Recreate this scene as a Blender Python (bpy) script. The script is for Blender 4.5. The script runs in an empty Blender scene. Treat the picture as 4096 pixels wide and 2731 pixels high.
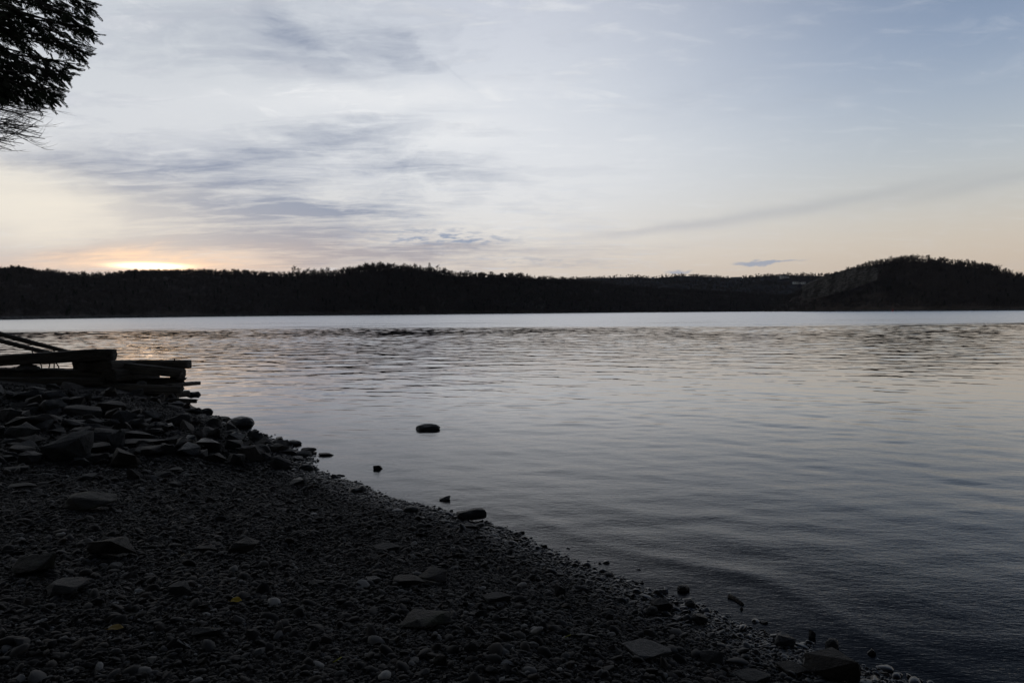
import bpy, bmesh, math, random
import numpy as np
from mathutils import Matrix, Vector, noise as mnoise

C = bpy.context.scene
COL = C.collection
rad = math.radians
F = 4096 * 24 / 36.0                # focal length in photo pixels
CAM_H = 2.1
PITCH = math.atan(116.7 / F)
ROLL = -0.0075

# ---------------------------------------------------------------- camera
cam_data = bpy.data.cameras.new("camera")
cam_data.lens = 24; cam_data.sensor_width = 36
cam_data.clip_start = 0.05; cam_data.clip_end = 9000
cam = bpy.data.objects.new("camera", cam_data)
COL.objects.link(cam)
CM = Matrix.Rotation(math.pi / 2 - PITCH, 4, 'X') @ Matrix.Rotation(ROLL, 4, 'Z')
cam.matrix_world = Matrix.Translation((0, 0, CAM_H)) @ CM
C.camera = cam

C.view_settings.view_transform = 'Standard'
C.view_settings.look = 'None'
C.view_settings.exposure = 0
C.view_settings.gamma = 1
C.view_settings.use_curve_mapping = False
C.cycles.max_bounces = 5
C.cycles.diffuse_bounces = 2
C.cycles.glossy_bounces = 4
C.cycles.transmission_bounces = 2
C.cycles.use_denoising = True


def lin(c):
    return tuple((v / 255 / 12.92) if v / 255 <= 0.04045 else ((v / 255 + 0.055) / 1.055) ** 2.4 for v in c)


def ray(px, py):
    """direction through a photo pixel (4096 x 2731)"""
    d = CM.to_3x3() @ Vector(((px - 2048) / F, -(py - 1365.5) / F, -1.0))
    return d.normalized()


def azel(px, py):
    d = ray(px, py)
    return math.degrees(math.atan2(d.x, d.y)), math.degrees(math.asin(d.z))


def P(px, py, Y):
    d = ray(px, py)
    k = Y / d.y
    return Vector((d.x * k, Y, CAM_H + d.z * k))


def G0(px, py, z=0.0):
    d = ray(px, py)
    k = (z - CAM_H) / d.z
    return Vector((d.x * k, d.y * k, z))


# ---------------------------------------------------------------- node helper
class NG:
    def __init__(self, tree):
        self.t = tree; self.n = tree.nodes; self.l = tree.links

    def _in(self, sock, v):
        if v is None: return
        if isinstance(v, bpy.types.NodeSocket): self.l.new(v, sock)
        else:
            try: sock.default_value = v
            except TypeError: sock.default_value = (*v, 1.0) if len(v) == 3 else v

    def node(self, typ, **kw):
        nd = self.n.new(typ)
        for k, v in kw.items(): setattr(nd, k, v)
        return nd

    def math(self, op, a, b=None, c=None, clamp=False):
        nd = self.node('ShaderNodeMath', operation=op, use_clamp=clamp)
        self._in(nd.inputs[0], a); self._in(nd.inputs[1], b); self._in(nd.inputs[2], c)
        return nd.outputs[0]

    def vmath(self, op, a, b=None, scale=None):
        nd = self.node('ShaderNodeVectorMath', operation=op)
        self._in(nd.inputs[0], a); self._in(nd.inputs[1], b)
        if scale is not None: self._in(nd.inputs['Scale'], scale)
        return nd.outputs['Value'] if op in ('LENGTH', 'DOT_PRODUCT') else nd.outputs[0]

    def noise(self, vec, scale, detail=4, rough=0.5, dist=0.0, color=False):
        nd = self.node('ShaderNodeTexNoise')
        self._in(nd.inputs['Vector'], vec); nd.inputs['Scale'].default_value = scale
        nd.inputs['Detail'].default_value = detail; nd.inputs['Roughness'].default_value = rough
        nd.inputs['Distortion'].default_value = dist
        return nd.outputs['Color' if color else 'Fac']

    def mapping(self, vec, loc=(0, 0, 0), rot=(0, 0, 0), scale=(1, 1, 1), typ='POINT'):
        nd = self.node('ShaderNodeMapping', vector_type=typ)
        self._in(nd.inputs['Vector'], vec)
        if 'Location' in nd.inputs and typ in ('POINT', 'TEXTURE'): nd.inputs['Location'].default_value = loc
        nd.inputs['Rotation'].default_value = rot; nd.inputs['Scale'].default_value = scale
        return nd.outputs[0]

    def ramp(self, fac, keys, interp='LINEAR'):
        nd = self.node('ShaderNodeValToRGB')
        cr = nd.color_ramp; cr.interpolation = interp
        while len(cr.elements) < len(keys): cr.elements.new(0.5)
        for e, (p, c) in zip(cr.elements, keys):
            e.position = p
            e.color = (*c, 1) if not isinstance(c, (int, float)) else (c, c, c, 1)
        self._in(nd.inputs[0], fac)
        return nd.outputs[0]

    def mix(self, fac, a, b, typ='MIX'):
        nd = self.node('ShaderNodeMix', data_type='RGBA', blend_type=typ)
        self._in(nd.inputs[0], fac); self._in(nd.inputs[6], a); self._in(nd.inputs[7], b)
        return nd.outputs[2]

    def maprange(self, v, a, b, c=0.0, d=1.0, smooth=False):
        nd = self.node('ShaderNodeMapRange', interpolation_type='SMOOTHSTEP' if smooth else 'LINEAR')
        for i, x in enumerate((v, a, b, c, d)): self._in(nd.inputs[i], x)
        return nd.outputs[0]

    def comb(self, x, y, z=0.0):
        nd = self.node('ShaderNodeCombineXYZ')
        self._in(nd.inputs[0], x); self._in(nd.inputs[1], y); self._in(nd.inputs[2], z)
        return nd.outputs[0]

    def sep(self, v):
        nd = self.node('ShaderNodeSeparateXYZ'); self._in(nd.inputs[0], v)
        return nd.outputs


# ---------------------------------------------------------------- world: dusk sky with cirrus
SUN_AZ, SUN_EL = azel(600, 1068)
W = bpy.data.worlds.new("World"); C.world = W; W.use_nodes = True
W.node_tree.nodes.clear()
g = NG(W.node_tree)
tc = g.node('ShaderNodeTexCoord').outputs['Generated']
dirn = g.vmath('NORMALIZE', tc)
dx, dy, dz = g.sep(dirn)
az = g.math('MULTIPLY', g.math('ARCTAN2', dx, dy), 57.29578)
el = g.math('MULTIPLY', g.math('ARCSINE', dz), 57.29578)
AE = g.comb(az, el)


def keys(lst):
    return [(e / 90.0, lin(c)) for e, c in lst]


eln = g.math('MULTIPLY', el, 1 / 90.0, clamp=True)
left = g.ramp(eln, keys([(0, (192, 186, 188)), (4.2, (206, 198, 196)), (6.5, (222, 217, 210)), (9, (222, 224, 226)), (13, (218, 222, 228)),
                         (18, (216, 221, 227)), (24, (203, 209, 218)), (27, (186, 194, 207)), (33, (100, 110, 128)), (45, (44, 52, 68)), (90, (36, 42, 54))]), 'B_SPLINE')
mid = g.ramp(eln, keys([(0, (216, 202, 192)), (3.5, (228, 216, 204)), (6, (234, 230, 225)), (9, (232, 233, 235)), (13, (232, 235, 240)),
                        (18, (222, 227, 235)), (24, (208, 213, 225)), (27, (190, 198, 214)), (33, (96, 108, 134)), (45, (42, 52, 72)), (90, (34, 40, 54))]), 'B_SPLINE')
right = g.ramp(eln, keys([(0, (205, 184, 166)), (4, (217, 203, 186)), (7, (209, 206, 198)), (11, (191, 200, 207)), (16, (160, 176, 198)),
                          (20, (139, 157, 184)), (25, (116, 137, 168)), (33, (62, 80, 112)), (45, (38, 50, 74)), (90, (32, 40, 56))]), 'B_SPLINE')
m1 = g.maprange(az, -24, 2, 0, 1, True)
m2 = g.maprange(az, -2, 36, 0, 1, True)
base = g.mix(m2, g.mix(m1, left, mid), right)

# warp in direction space so that cloud edges are ragged
wv = g.noise(g.mapping(AE, scale=(0.07, 0.17, 1)), 1.0, 6, 0.58, 0.6, True)
wv = g.vmath('SUBTRACT', wv, (0.5, 0.5, 0.5))
AEw = g.vmath('ADD', AE, g.vmath('MULTIPLY', wv, (11.0, 5.0, 0.0)))
# cloud plane coordinates (streaks converge to the horizon)
zc = g.math('ADD', dz, 0.10)
CP = g.comb(g.math('DIVIDE', dx, zc), g.math('DIVIDE', dy, zc))
cirr = g.noise(g.mapping(CP, rot=(0, 0, rad(-36)), scale=(0.5, 1.15, 1)), 1.5, 7, 0.58, 0.7)
cirr2 = g.noise(g.mapping(CP, rot=(0, 0, rad(-30)), scale=(0.9, 2.4, 1)), 3.4, 9, 0.64, 0.6)


def blob(x, y, rx, ry, rot, vec=None):
    """soft elliptical patch of sky centred on a direction (given through 2352-wide photo pixels)"""
    k = 4096 / 2352
    a, e = azel(x * k, y * k)
    deg = 0.0365
    m = g.mapping(vec or AEw, loc=(a, e, 0), rot=(0, 0, rad(rot)), scale=(rx * deg, ry * deg, 1), typ='TEXTURE')
    d = g.vmath('LENGTH', m)
    return g.math('EXPONENT', g.math('MULTIPLY', g.math('MULTIPLY', d, d), -1.0))


def total(lst, vec=None):
    acc = None
    for (x, y, rx, ry, rot, s) in lst:
        b = g.math('MULTIPLY', blob(x, y, rx, ry, rot, vec), s)
        acc = b if acc is None else g.math('ADD', acc, b)
    return acc


dark = total([(640, 40, 150, 24, -28, .24), (760, 75, 160, 28, -8, .22), (930, 115, 70, 20, -25, .25), (740, 150, 240, 50, -12, .26),
              (820, 290, 130, 34, 14, .55), (640, 335, 230, 34, 10, .48), (960, 385, 150, 26, -6, .42), (230, 395, 260, 44, 4, .50),
              (430, 470, 290, 62, 4, .70), (700, 492, 230, 24, 7, .45), (640, 560, 290, 50, 2, .75), (1010, 585, 260, 26, 0, .4), (840, 470, 120, 40, 0, .20),
              (60, 592, 190, 17, 0, .45), (300, 560, 130, 14, 6, .25), (640, 596, 190, 14, 0, .45), (930, 590, 160, 14, 3, .3),
              (1550, 210, 180, 30, 5, .10),
              (1130, 330, 90, 40, 0, .12), (1350, 590, 220, 12, 3, .16)])
streak = total([(1700, 498, 240, 13, 7, .34), (1990, 455, 230, 12, 8, .36), (2290, 420, 200, 13, 8, .40), (1450, 532, 170, 9, 5, .22), (1900, 215, 300, 16, 6, .10), (960, 118, 60, 12, -35, .12), (1060, 180, 70, 4, -35, .12)],
               g.vmath('ADD', AE, g.vmath('MULTIPLY', wv, (5.0, .9, 0.0))))
cn = g.math('MULTIPLY', g.maprange(cirr, 0.33, 0.68, 0.3, 1.65), g.maprange(cirr2, .34, .66, .72, 1.35))
dark = g.math('MULTIPLY', dark, cn)
dark = g.math('ADD', dark, streak)
leftness = g.maprange(az, 22, -10, 0.15, 1.05, True)
billow = g.noise(g.mapping(AEw, rot=(0, 0, rad(-10)), scale=(0.17, 0.50, 1)), 1.0, 9, 0.66, 0.4)
dark = g.math('ADD', dark, g.math('MULTIPLY', g.math('SUBTRACT', billow, 0.50), g.math('MULTIPLY', leftness, 1.1)))
dark = g.math('ADD', dark, g.math('MULTIPLY', g.math('SUBTRACT', cirr2, 0.50), leftness))
dark = g.math('ADD', dark, g.math('MULTIPLY', g.math('SUBTRACT', cirr, 0.50), leftness))
bright = total([(880, 222, 270, 32, 4, 1.0), (1050, 330, 170, 40, 12, .6), (1010, 330, 130, 30, 18, .45), (420, 260, 300, 60, 8, .28), (1350, 400, 300, 60, 8, .25), (700, 400, 200, 22, 12, .3),
                (330, 340, 260, 18, 4, .25)])
wisp = g.math('MULTIPLY', g.maprange(cirr2, .52, .70, 0, 1, True), leftness)
wisp = g.math('ADD', wisp, g.math('MULTIPLY', g.maprange(billow, .52, .72, 0, 1, True), g.math('MULTIPLY', leftness, .7)))
bright = g.math('ADD', bright, wisp)
col = g.mix(g.math('MULTIPLY', bright, 0.8, clamp=True), base, (*lin((240, 242, 245)), 1))
darkc = g.mix(g.maprange(el, 4, 9, 0, 1, True), (*lin((180, 175, 180)), 1), (*lin((153, 163, 183)), 1))
darkr = g.mix(g.maprange(az, 6, 30, 0, 1, True), darkc, g.mix(0.55, base, (*lin((150, 158, 170)), 1)))
upf = g.maprange(el, 20, 45, 1, 0.12, True)
darkr = g.mix(1.0, darkr, g.comb(upf, upf, upf), 'MULTIPLY')
col = g.mix(g.math('MULTIPLY', dark, 0.95, clamp=True), col, darkr)
# small broken altocumulus low over the ridge
fine = g.noise(g.mapping(AE, scale=(0.55, 2.6, 1)), 1.0, 6, 0.65, 0.3)
fine = g.maprange(fine, 0.44, 0.62, 0, 1, True)
alto = total([(980, 545, 150, 22, 0, .85), (1090, 552, 90, 12, 0, .5), (1230, 600, 160, 9, -3, .45), (940, 495, 60, 8, 0, .4)], AE)
small = total([(1735, 605, 52, 6.5, 0, 1.0), (1560, 624, 34, 6, 0, .8), (1815, 599, 50, 3, 3, .5), (1180, 578, 30, 4, 0, .5)],
              g.vmath('ADD', AE, g.vmath('MULTIPLY', g.vmath('SUBTRACT', g.noise(g.mapping(AE, scale=(.9, 2.2, 1)), 1, 4, .6, 0, True), (.5, .5, .5)), (2.2, .8, 0))))
altof = g.math('ADD', g.math('MULTIPLY', alto, fine), g.maprange(small, .25, .85, 0, .75, True), clamp=True)
col = g.mix(altof, col, (*lin((150, 164, 188)), 1))
# glow where the sun has just gone behind the ridge
gl1 = blob(345, 611, 50, 5.0, 0, AE); gl2 = blob(380, 600, 215, 25, 2); gl3 = blob(60, 470, 330, 75, -6)
col = g.mix(g.math('MULTIPLY', gl3, 0.88), col, (*lin((250, 243, 229)), 1))
col = g.mix(g.math('MULTIPLY', gl2, g.maprange(cirr2, .35, .62, 1.0, .6)), col, (1.28, .90, .60, 1))
col = g.mix(g.math('MULTIPLY', gl1, 0.95), col, (7.0, 4.5, 2.5, 1))
# the eastern half of the sky is already dark
back = g.maprange(dy, -0.25, 0.62, 0.24, 1.0, True)
col = g.mix(1.0, col, g.comb(back, back, back), 'MULTIPLY')
sky = g.node('ShaderNodeTexSky', sky_type='NISHITA', sun_disc=False, sun_elevation=rad(1.0), sun_rotation=rad(SUN_AZ), altitude=30)
bg1 = g.node('ShaderNodeBackground'); g._in(bg1.inputs[0], sky.outputs[0]); bg1.inputs[1].default_value = 0.05
bg2 = g.node('ShaderNodeBackground'); g._in(bg2.inputs[0], col); bg2.inputs[1].default_value = 1.0
mx = g.node('ShaderNodeMixShader'); mx.inputs[0].default_value = 0.94
g._in(mx.inputs[1], bg1.outputs[0]); g._in(mx.inputs[2], bg2.outputs[0])
wo = g.node('ShaderNodeOutputWorld'); g._in(wo.inputs[0], mx.outputs[0])
W.cycles.sampling_method = 'MANUAL'; W.cycles.sample_map_resolution = 512

# the sun itself, already behind the ridge: what is left of it only grazes the crest
sl = bpy.data.lights.new("sun", 'SUN'); sl.energy = 0.5; sl.angle = rad(0.5); sl.color = (1.0, 0.72, 0.42)
so = bpy.data.objects.new("sun", sl); COL.objects.link(so)
sd = Vector((math.sin(rad(SUN_AZ)) * math.cos(rad(1.0)), math.cos(rad(SUN_AZ)) * math.cos(rad(1.0)), math.sin(rad(1.0))))
so.rotation_euler = sd.to_track_quat('Z', 'Y').to_euler(); so.location = (0, 0, 60)


# ---------------------------------------------------------------- materials
def material(name, rough=0.6, spec=0.5):
    m = bpy.data.materials.new(name); m.use_nodes = True
    q = NG(m.node_tree)
    b = m.node_tree.nodes['Principled BSDF']
    b.inputs['Roughness'].default_value = rough
    b.inputs['Specular IOR Level'].default_value = spec
    return m, q, b


def add_bump(q, b, h, strength, dist):
    bn = q.node('ShaderNodeBump'); bn.inputs['Strength'].default_value = strength; bn.inputs['Distance'].default_value = dist
    q._in(bn.inputs['Height'], h); q._in(b.inputs['Normal'], bn.outputs[0])


def rock_material(name, c1, c2, moss=0.0, rough=0.62):
    m, q, b = material(name, rough, 0.22)
    tc_ = q.node('ShaderNodeTexCoord').outputs['Object']
    ri = q.node('ShaderNodeObjectInfo').outputs['Random']
    v = q.vmath('ADD', tc_, q.comb(q.math('MULTIPLY', ri, 31.0), 0.0, 0.0))
    n = q.noise(v, 2.2, 8, 0.62)
    n2 = q.noise(q.mapping(v, scale=(1, 1, 4)), 3.0, 5, 0.6)
    col_ = q.mix(q.maprange(n, .3, .7), (*c1, 1), (*c2, 1))
    col_ = q.mix(q.maprange(n2, .5, .72, 0, .5), col_, (c2[0] * 1.7, c2[1] * 1.6, c2[2] * 1.5, 1))
    t = q.maprange(ri, 0, 1, .55, 1.45)
    col_ = q.mix(1.0, col_, q.comb(t, q.math('MULTIPLY', t, 1.0), t), 'MULTIPLY')
    if moss:
        nm = q.noise(v, 1.4, 4, .6)
        col_ = q.mix(q.maprange(nm, .62 - moss * .3, .66, 0, .8), col_, (.035, .042, .018, 1))
    q._in(b.inputs['Base Color'], col_)
    hgt = q.math('ADD', q.math('MULTIPLY', q.noise(v, 5, 8, .68), 1.0), q.math('MULTIPLY', q.noise(v, 24, 5, .6), .3))
    add_bump(q, b, hgt, 0.7, 0.06)
    return m


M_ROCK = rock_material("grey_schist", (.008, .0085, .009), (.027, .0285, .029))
M_BROWN = rock_material("brown_sandstone", (.0105, .009, .0072), (.023, .0195, .0152))
M_MOSS = rock_material("mossy_stone", (.007, .007, .0055), (.018, .0165, .013), moss=.5)
M_PALE = rock_material("pale_limestone", (.05, .05, .05), (.13, .13, .127))
M_WETROCK = rock_material("wet_stone", (.006, .007, .008), (.018, .020, .022), rough=.34)


def wood_material(name, c1, c2):
    m, q, b = material(name, .75, .25)
    v = q.node('ShaderNodeTexCoord').outputs['Object']
    n = q.noise(q.mapping(v, scale=(1.2, 16, 16)), 2.0, 6, .65)
    crack = q.noise(q.mapping(v, scale=(.8, 30, 30)), 1.6, 3, .5)
    n3 = q.noise(v, 1.3, 3, .5)
    c_ = q.mix(q.maprange(n, .3, .7), (*c1, 1), (*c2, 1))
    c_ = q.mix(q.maprange(crack, .58, .66, 0, .85), c_, (.008, .007, .006, 1))
    c_ = q.mix(q.maprange(n3, .45, .75, 0, .5), c_, (c1[0] * .6, c1[1] * .6, c1[2] * .55, 1))
    q._in(b.inputs['Base Color'], c_)
    add_bump(q, b, q.math('SUBTRACT', n, q.maprange(crack, .55, .7, 0, 1.0)), .9, .03)
    return m


M_WOOD = wood_material("weathered_timber", (.030, .026, .021), (.085, .074, .060))
M_WOODP = wood_material("silvered_timber", (.055, .050, .042), (.150, .135, .112))
M_RUST, q, b = material("rusty_iron", .8, .3); q._in(b.inputs['Base Color'], (.035, .020, .012, 1))


def plain(name, c, rough=.8, spec=.25, var=0.35, scale=2.0):
    m, q, b = material(name, rough, spec)
    v = q.node('ShaderNodeTexCoord').outputs['Object']
    n = q.noise(v, scale, 4, .6)
    q._in(b.inputs['Base Color'], q.mix(q.maprange(n, .3, .7), tuple(x * (1 - var) for x in c) + (1,), tuple(x * (1 + var) for x in c) + (1,)))
    return m


M_BARK = plain("grey_bark", (.09, .08, .072))
M_TWIG = plain("bare_twigs", (.12, .105, .098))
M_NEEDLE = plain("dark_evergreen_foliage", (.020, .032, .014), .7, .3)
M_FAREVER = plain("far_evergreen_foliage", (.035, .05, .03), .9, .1)


# ---------------------------------------------------------------- object helpers
def tag(o, label=None, cat=None, group=None, kind=None):
    if label: o['label'] = label
    if cat: o['category'] = cat
    if group: o['group'] = group
    if kind: o['kind'] = kind
    return o


def link(name, me, parent=None):
    o = bpy.data.objects.new(name, me); COL.objects.link(o)
    if parent: o.parent = parent
    return o


def empty(name, loc=(0, 0, 0)):
    o = bpy.data.objects.new(name, None); COL.objects.link(o); o.location = loc
    o.empty_display_size = .2
    return o


def mesh_np(name, verts, faces, mat=None, smooth=False):
    """verts (n,3); faces: list of arrays (m,k) with a fixed k each"""
    me = bpy.data.meshes.new(name)
    verts = np.asarray(verts, dtype=np.float32)
    faces = [np.asarray(f, dtype=np.int32) for f in (faces if isinstance(faces, list) else [faces]) if len(f)]
    me.vertices.add(len(verts)); me.vertices.foreach_set('co', verts.ravel())
    loops = np.concatenate([f.ravel() for f in faces])
    starts = []; s = 0
    for f in faces:
        starts.append(s + np.arange(len(f)) * f.shape[1]); s += f.size
    starts = np.concatenate(starts)
    me.loops.add(len(loops)); me.loops.foreach_set('vertex_index', loops)
    me.polygons.add(len(starts)); me.polygons.foreach_set('loop_start', starts.astype(np.int32))
    if smooth: me.polygons.foreach_set('use_smooth', np.ones(len(starts), bool))
    me.update(calc_edges=True); me.validate()
    if mat: me.materials.append(mat)
    return me


class MB:
    """collects tubes and blades of one mesh"""
    def __init__(self): self.v = []; self.q = []; self.t = []

    def tube(self, pts, radii, sides=5, cap=True):
        pts = [Vector(p) for p in pts]
        n0 = len(self.v)
        for i, p in enumerate(pts):
            d = (pts[min(i + 1, len(pts) - 1)] - pts[max(i - 1, 0)])
            if d.length < 1e-9: d = Vector((0, 0, 1))
            d.normalize()
            a = d.orthogonal().normalized() if i == 0 else (a - d * a.dot(d)).normalized()
            bb = d.cross(a)
            for s in range(sides):
                t = 2 * math.pi * s / sides
                self.v.append(p + (a * math.cos(t) + bb * math.sin(t)) * radii[i])
        for i in range(len(pts) - 1):
            for s in range(sides):
                s2 = (s + 1) % sides
                self.q.append((n0 + i * sides + s, n0 + i * sides + s2, n0 + (i + 1) * sides + s2, n0 + (i + 1) * sides + s))
        if cap:
            for i, sg in ((0, 1), (len(pts) - 1, -1)):
                c = len(self.v); self.v.append(pts[i])
                for s in range(sides):
                    f = (c, n0 + i * sides + (s + 1) % sides, n0 + i * sides + s)
                    self.t.append(f if sg == 1 else f[::-1])

    def blade(self, p, d, w, length, side):
        """narrow leaf-like diamond"""
        n0 = len(self.v)
        p = Vector(p); d = Vector(d).normalized(); s = Vector(side).normalized()
        self.v += [p, p + d * length * .45 + s * w, p + d * length, p + d * length * .45 - s * w]
        self.q.append((n0, n0 + 1, n0 + 2, n0 + 3))

    def mesh(self, name, mat, smooth=False):
        return mesh_np(name, np.array([tuple(v) for v in self.v]), [np.array(self.q).reshape(-1, 4), np.array(self.t).reshape(-1, 3)], mat, smooth)

    def build(self, name, mat, parent=None, smooth=False):
        return link(name, self.mesh(name, mat, smooth), parent)


# ---------------------------------------------------------------- shore and beach terrain
K = 4096 / 2352
shore_px = [(2100, 1568), (1985, 1540), (1850, 1490), (1700, 1435), (1590, 1392), (1480, 1350), (1380, 1305), (1270, 1262), (1170, 1222),
            (1060, 1185), (960, 1160), (870, 1135), (790, 1105), (715, 1085), (710, 1050), (640, 1020), (575, 990), (500, 965), (430, 920)]
SH = [G0(x * K, y * K)[:2] for x, y in shore_px]
SH = [(14.0, -8.0), (6.0, 0.4)] + SH + [(-10.5, 19.6), (-15.0, 21.0), (-30.0, 24.0), (-70.0, 30.0)]
SHA = np.array(SH)


def shore_dist(x, y):
    """signed distance to the waterline, positive on land"""
    x = np.asarray(x, float); y = np.asarray(y, float)
    best = np.full(x.shape, 1e9); sgn = np.ones(x.shape)
    for i in range(len(SHA) - 1):
        a, c = SHA[i], SHA[i + 1]
        d = c - a; L2 = d @ d
        t = np.clip(((x - a[0]) * d[0] + (y - a[1]) * d[1]) / L2, 0, 1)
        qx = x - (a[0] + t * d[0]); qy = y - (a[1] + t * d[1])
        dd = np.hypot(qx, qy)
        cr = d[0] * qy - d[1] * qx
        upd = dd < best - 1e-9
        best = np.where(upd, dd, best); sgn = np.where(upd, np.where(cr > 0, 1, -1), sgn)
    return best * sgn


def fbm(x, y, seed=0, n=10, lam0=2.0, ratio=.62, pers=.6):
    r = np.random.RandomState(seed); out = 0; amp = 1.0; lam = lam0
    for i in range(n):
        for _ in range(2):
            th = r.rand() * 6.283; ph = r.rand() * 6.283
            out = out + amp * np.sin((x * math.cos(th) + y * math.sin(th)) * 6.283 / lam + ph) * .5
        amp *= pers; lam *= ratio
    return out


PILE_EDGE = [G0(x, y, .30)[:2] for x, y in ((-900, 1880), (0, 1885), (330, 1875), (500, 1865), (760, 1842), (960, 1850), (1200, 1870), (1450, 1800))]
PEA = np.array(PILE_EDGE)


def pile_lift(x, y):
    yy = np.interp(x, PEA[:, 0], PEA[:, 1], left=PEA[0, 1], right=99)
    d = y - yy
    d = np.where(x > PEA[-1, 0], -1, d)
    return np.clip(d / 4.0, 0, 1) * .26


def terrain(x, y):
    s = shore_dist(x, y)
    z = np.where(s > 0, .13 * s - .012 * np.clip(s - 1.5, 0, 4) ** 1.3, .16 * s)
    z = np.where(s > 0, np.minimum(z, .62 + .03 * np.clip(s - 5, 0, 100)), np.maximum(z, -2.0))
    z = z + fbm(x, y, 3, 8, 2.4) * .014 * np.clip(.55 + s, .2, 1.5)
    z = z + pile_lift(x, y) * np.clip(s / 1.6, 0, 1)
    z = z + np.clip(-y - 6, 0, 60) * .12
    return z


def ground_at(x, y):
    return float(terrain(np.array([x]), np.array([y]))[0])


def GT(px, py, water=True):
    """where the ray through a photo pixel meets the beach (or the water)"""
    d = ray(px, py)
    Y = np.arange(2.0, 60.0, .02); k = Y / d.y
    X = d.x * k; Z = CAM_H + d.z * k
    T = terrain(X, Y)
    if water: T = np.maximum(T, 0)
    i = int(np.argmax(Z <= T)) if np.any(Z <= T) else len(Y) - 1
    return Vector((X[i], Y[i], float(T[i])))


def axis(dense0, dense1, step, lo, hi, grow=1.18):
    a = list(np.arange(dense0, dense1 + 1e-6, step)); s = step; x = a[-1]
    while x < hi: s *= grow; x += s; a.append(x)
    s = step; x = a[0]
    while x > lo: s *= grow; x -= s; a.insert(0, x)
    return np.array(a)


def grid_faces(nr, nc):
    i = np.arange(nr - 1)[:, None] * nc + np.arange(nc - 1)[None]
    return np.stack([i, i + 1, i + nc + 1, i + nc], -1).reshape(-1, 4)


gx = axis(-16, 5, .09, -120, 60); gy = axis(1.5, 22, .09, -120, 45)
XX, YY = np.meshgrid(gx, gy)
ZZ = terrain(XX, YY) - .012
M_BEACH, q, b = material("dark_shingle_bed", .7, .3)
v = q.node('ShaderNodeTexCoord').outputs['Object']
vo = q.node('ShaderNodeTexVoronoi'); q._in(vo.inputs['Vector'], v); vo.inputs['Scale'].default_value = 34
cc = q.sep(vo.outputs['Color'])
tone = q.math('POWER', cc[0], 2.2)
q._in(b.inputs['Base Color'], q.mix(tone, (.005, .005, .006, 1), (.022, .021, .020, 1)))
hh = q.math('ADD', q.math('MULTIPLY', vo.outputs['Distance'], -1.4), q.math('MULTIPLY', q.noise(v, 60, 4, .6), .3))
add_bump(q, b, hh, 1.0, .03)
wz = q.sep(q.node('ShaderNodeNewGeometry').outputs['Position'])[2]
q._in(b.inputs['Roughness'], q.maprange(wz, .0, .07, .10, .7))
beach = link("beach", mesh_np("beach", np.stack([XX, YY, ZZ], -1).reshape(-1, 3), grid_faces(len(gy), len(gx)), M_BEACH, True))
tag(beach, kind='structure')

# ---------------------------------------------------------------- river
WSEED = 11
rs = np.random.RandomState(WSEED)


def wave_height(x, y, spacing):
    h = np.zeros_like(x)
    patch = 1.0 + .35 * fbm(x, y, 21, 4, 60.0, .6, .7)
    r = np.random.RandomState(WSEED)
    N = 84
    for i in range(N):
        lam = .13 * (3.0 / .13) ** ((i + r.rand()) / N)
        th = math.radians(90 - 11 + r.normal() * (28 if lam < 1 else 38))
        slope = .0016 if lam < .35 else (.0037 if lam < 1.0 else .0046)
        a = slope * lam / 6.283 * 1.15
        ph = r.rand() * 6.283
        kx, ky = math.cos(th) * 6.283 / lam, math.sin(th) * 6.283 / lam
        vis = np.clip((lam / spacing - 1.9) / 1.2, 0, 1)
        if lam > 1: a = a * np.clip((y - 8) / 22, .3, 1)
        h += a * vis * np.sin(kx * x + ky * y + ph + .6 * np.sin(y * .31 + x * .22 + i))
    return h * patch * (1 + .28 * np.clip((y - 50) / 30, 0, 1))


RINGS = []
WIND0 = 78.0


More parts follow.
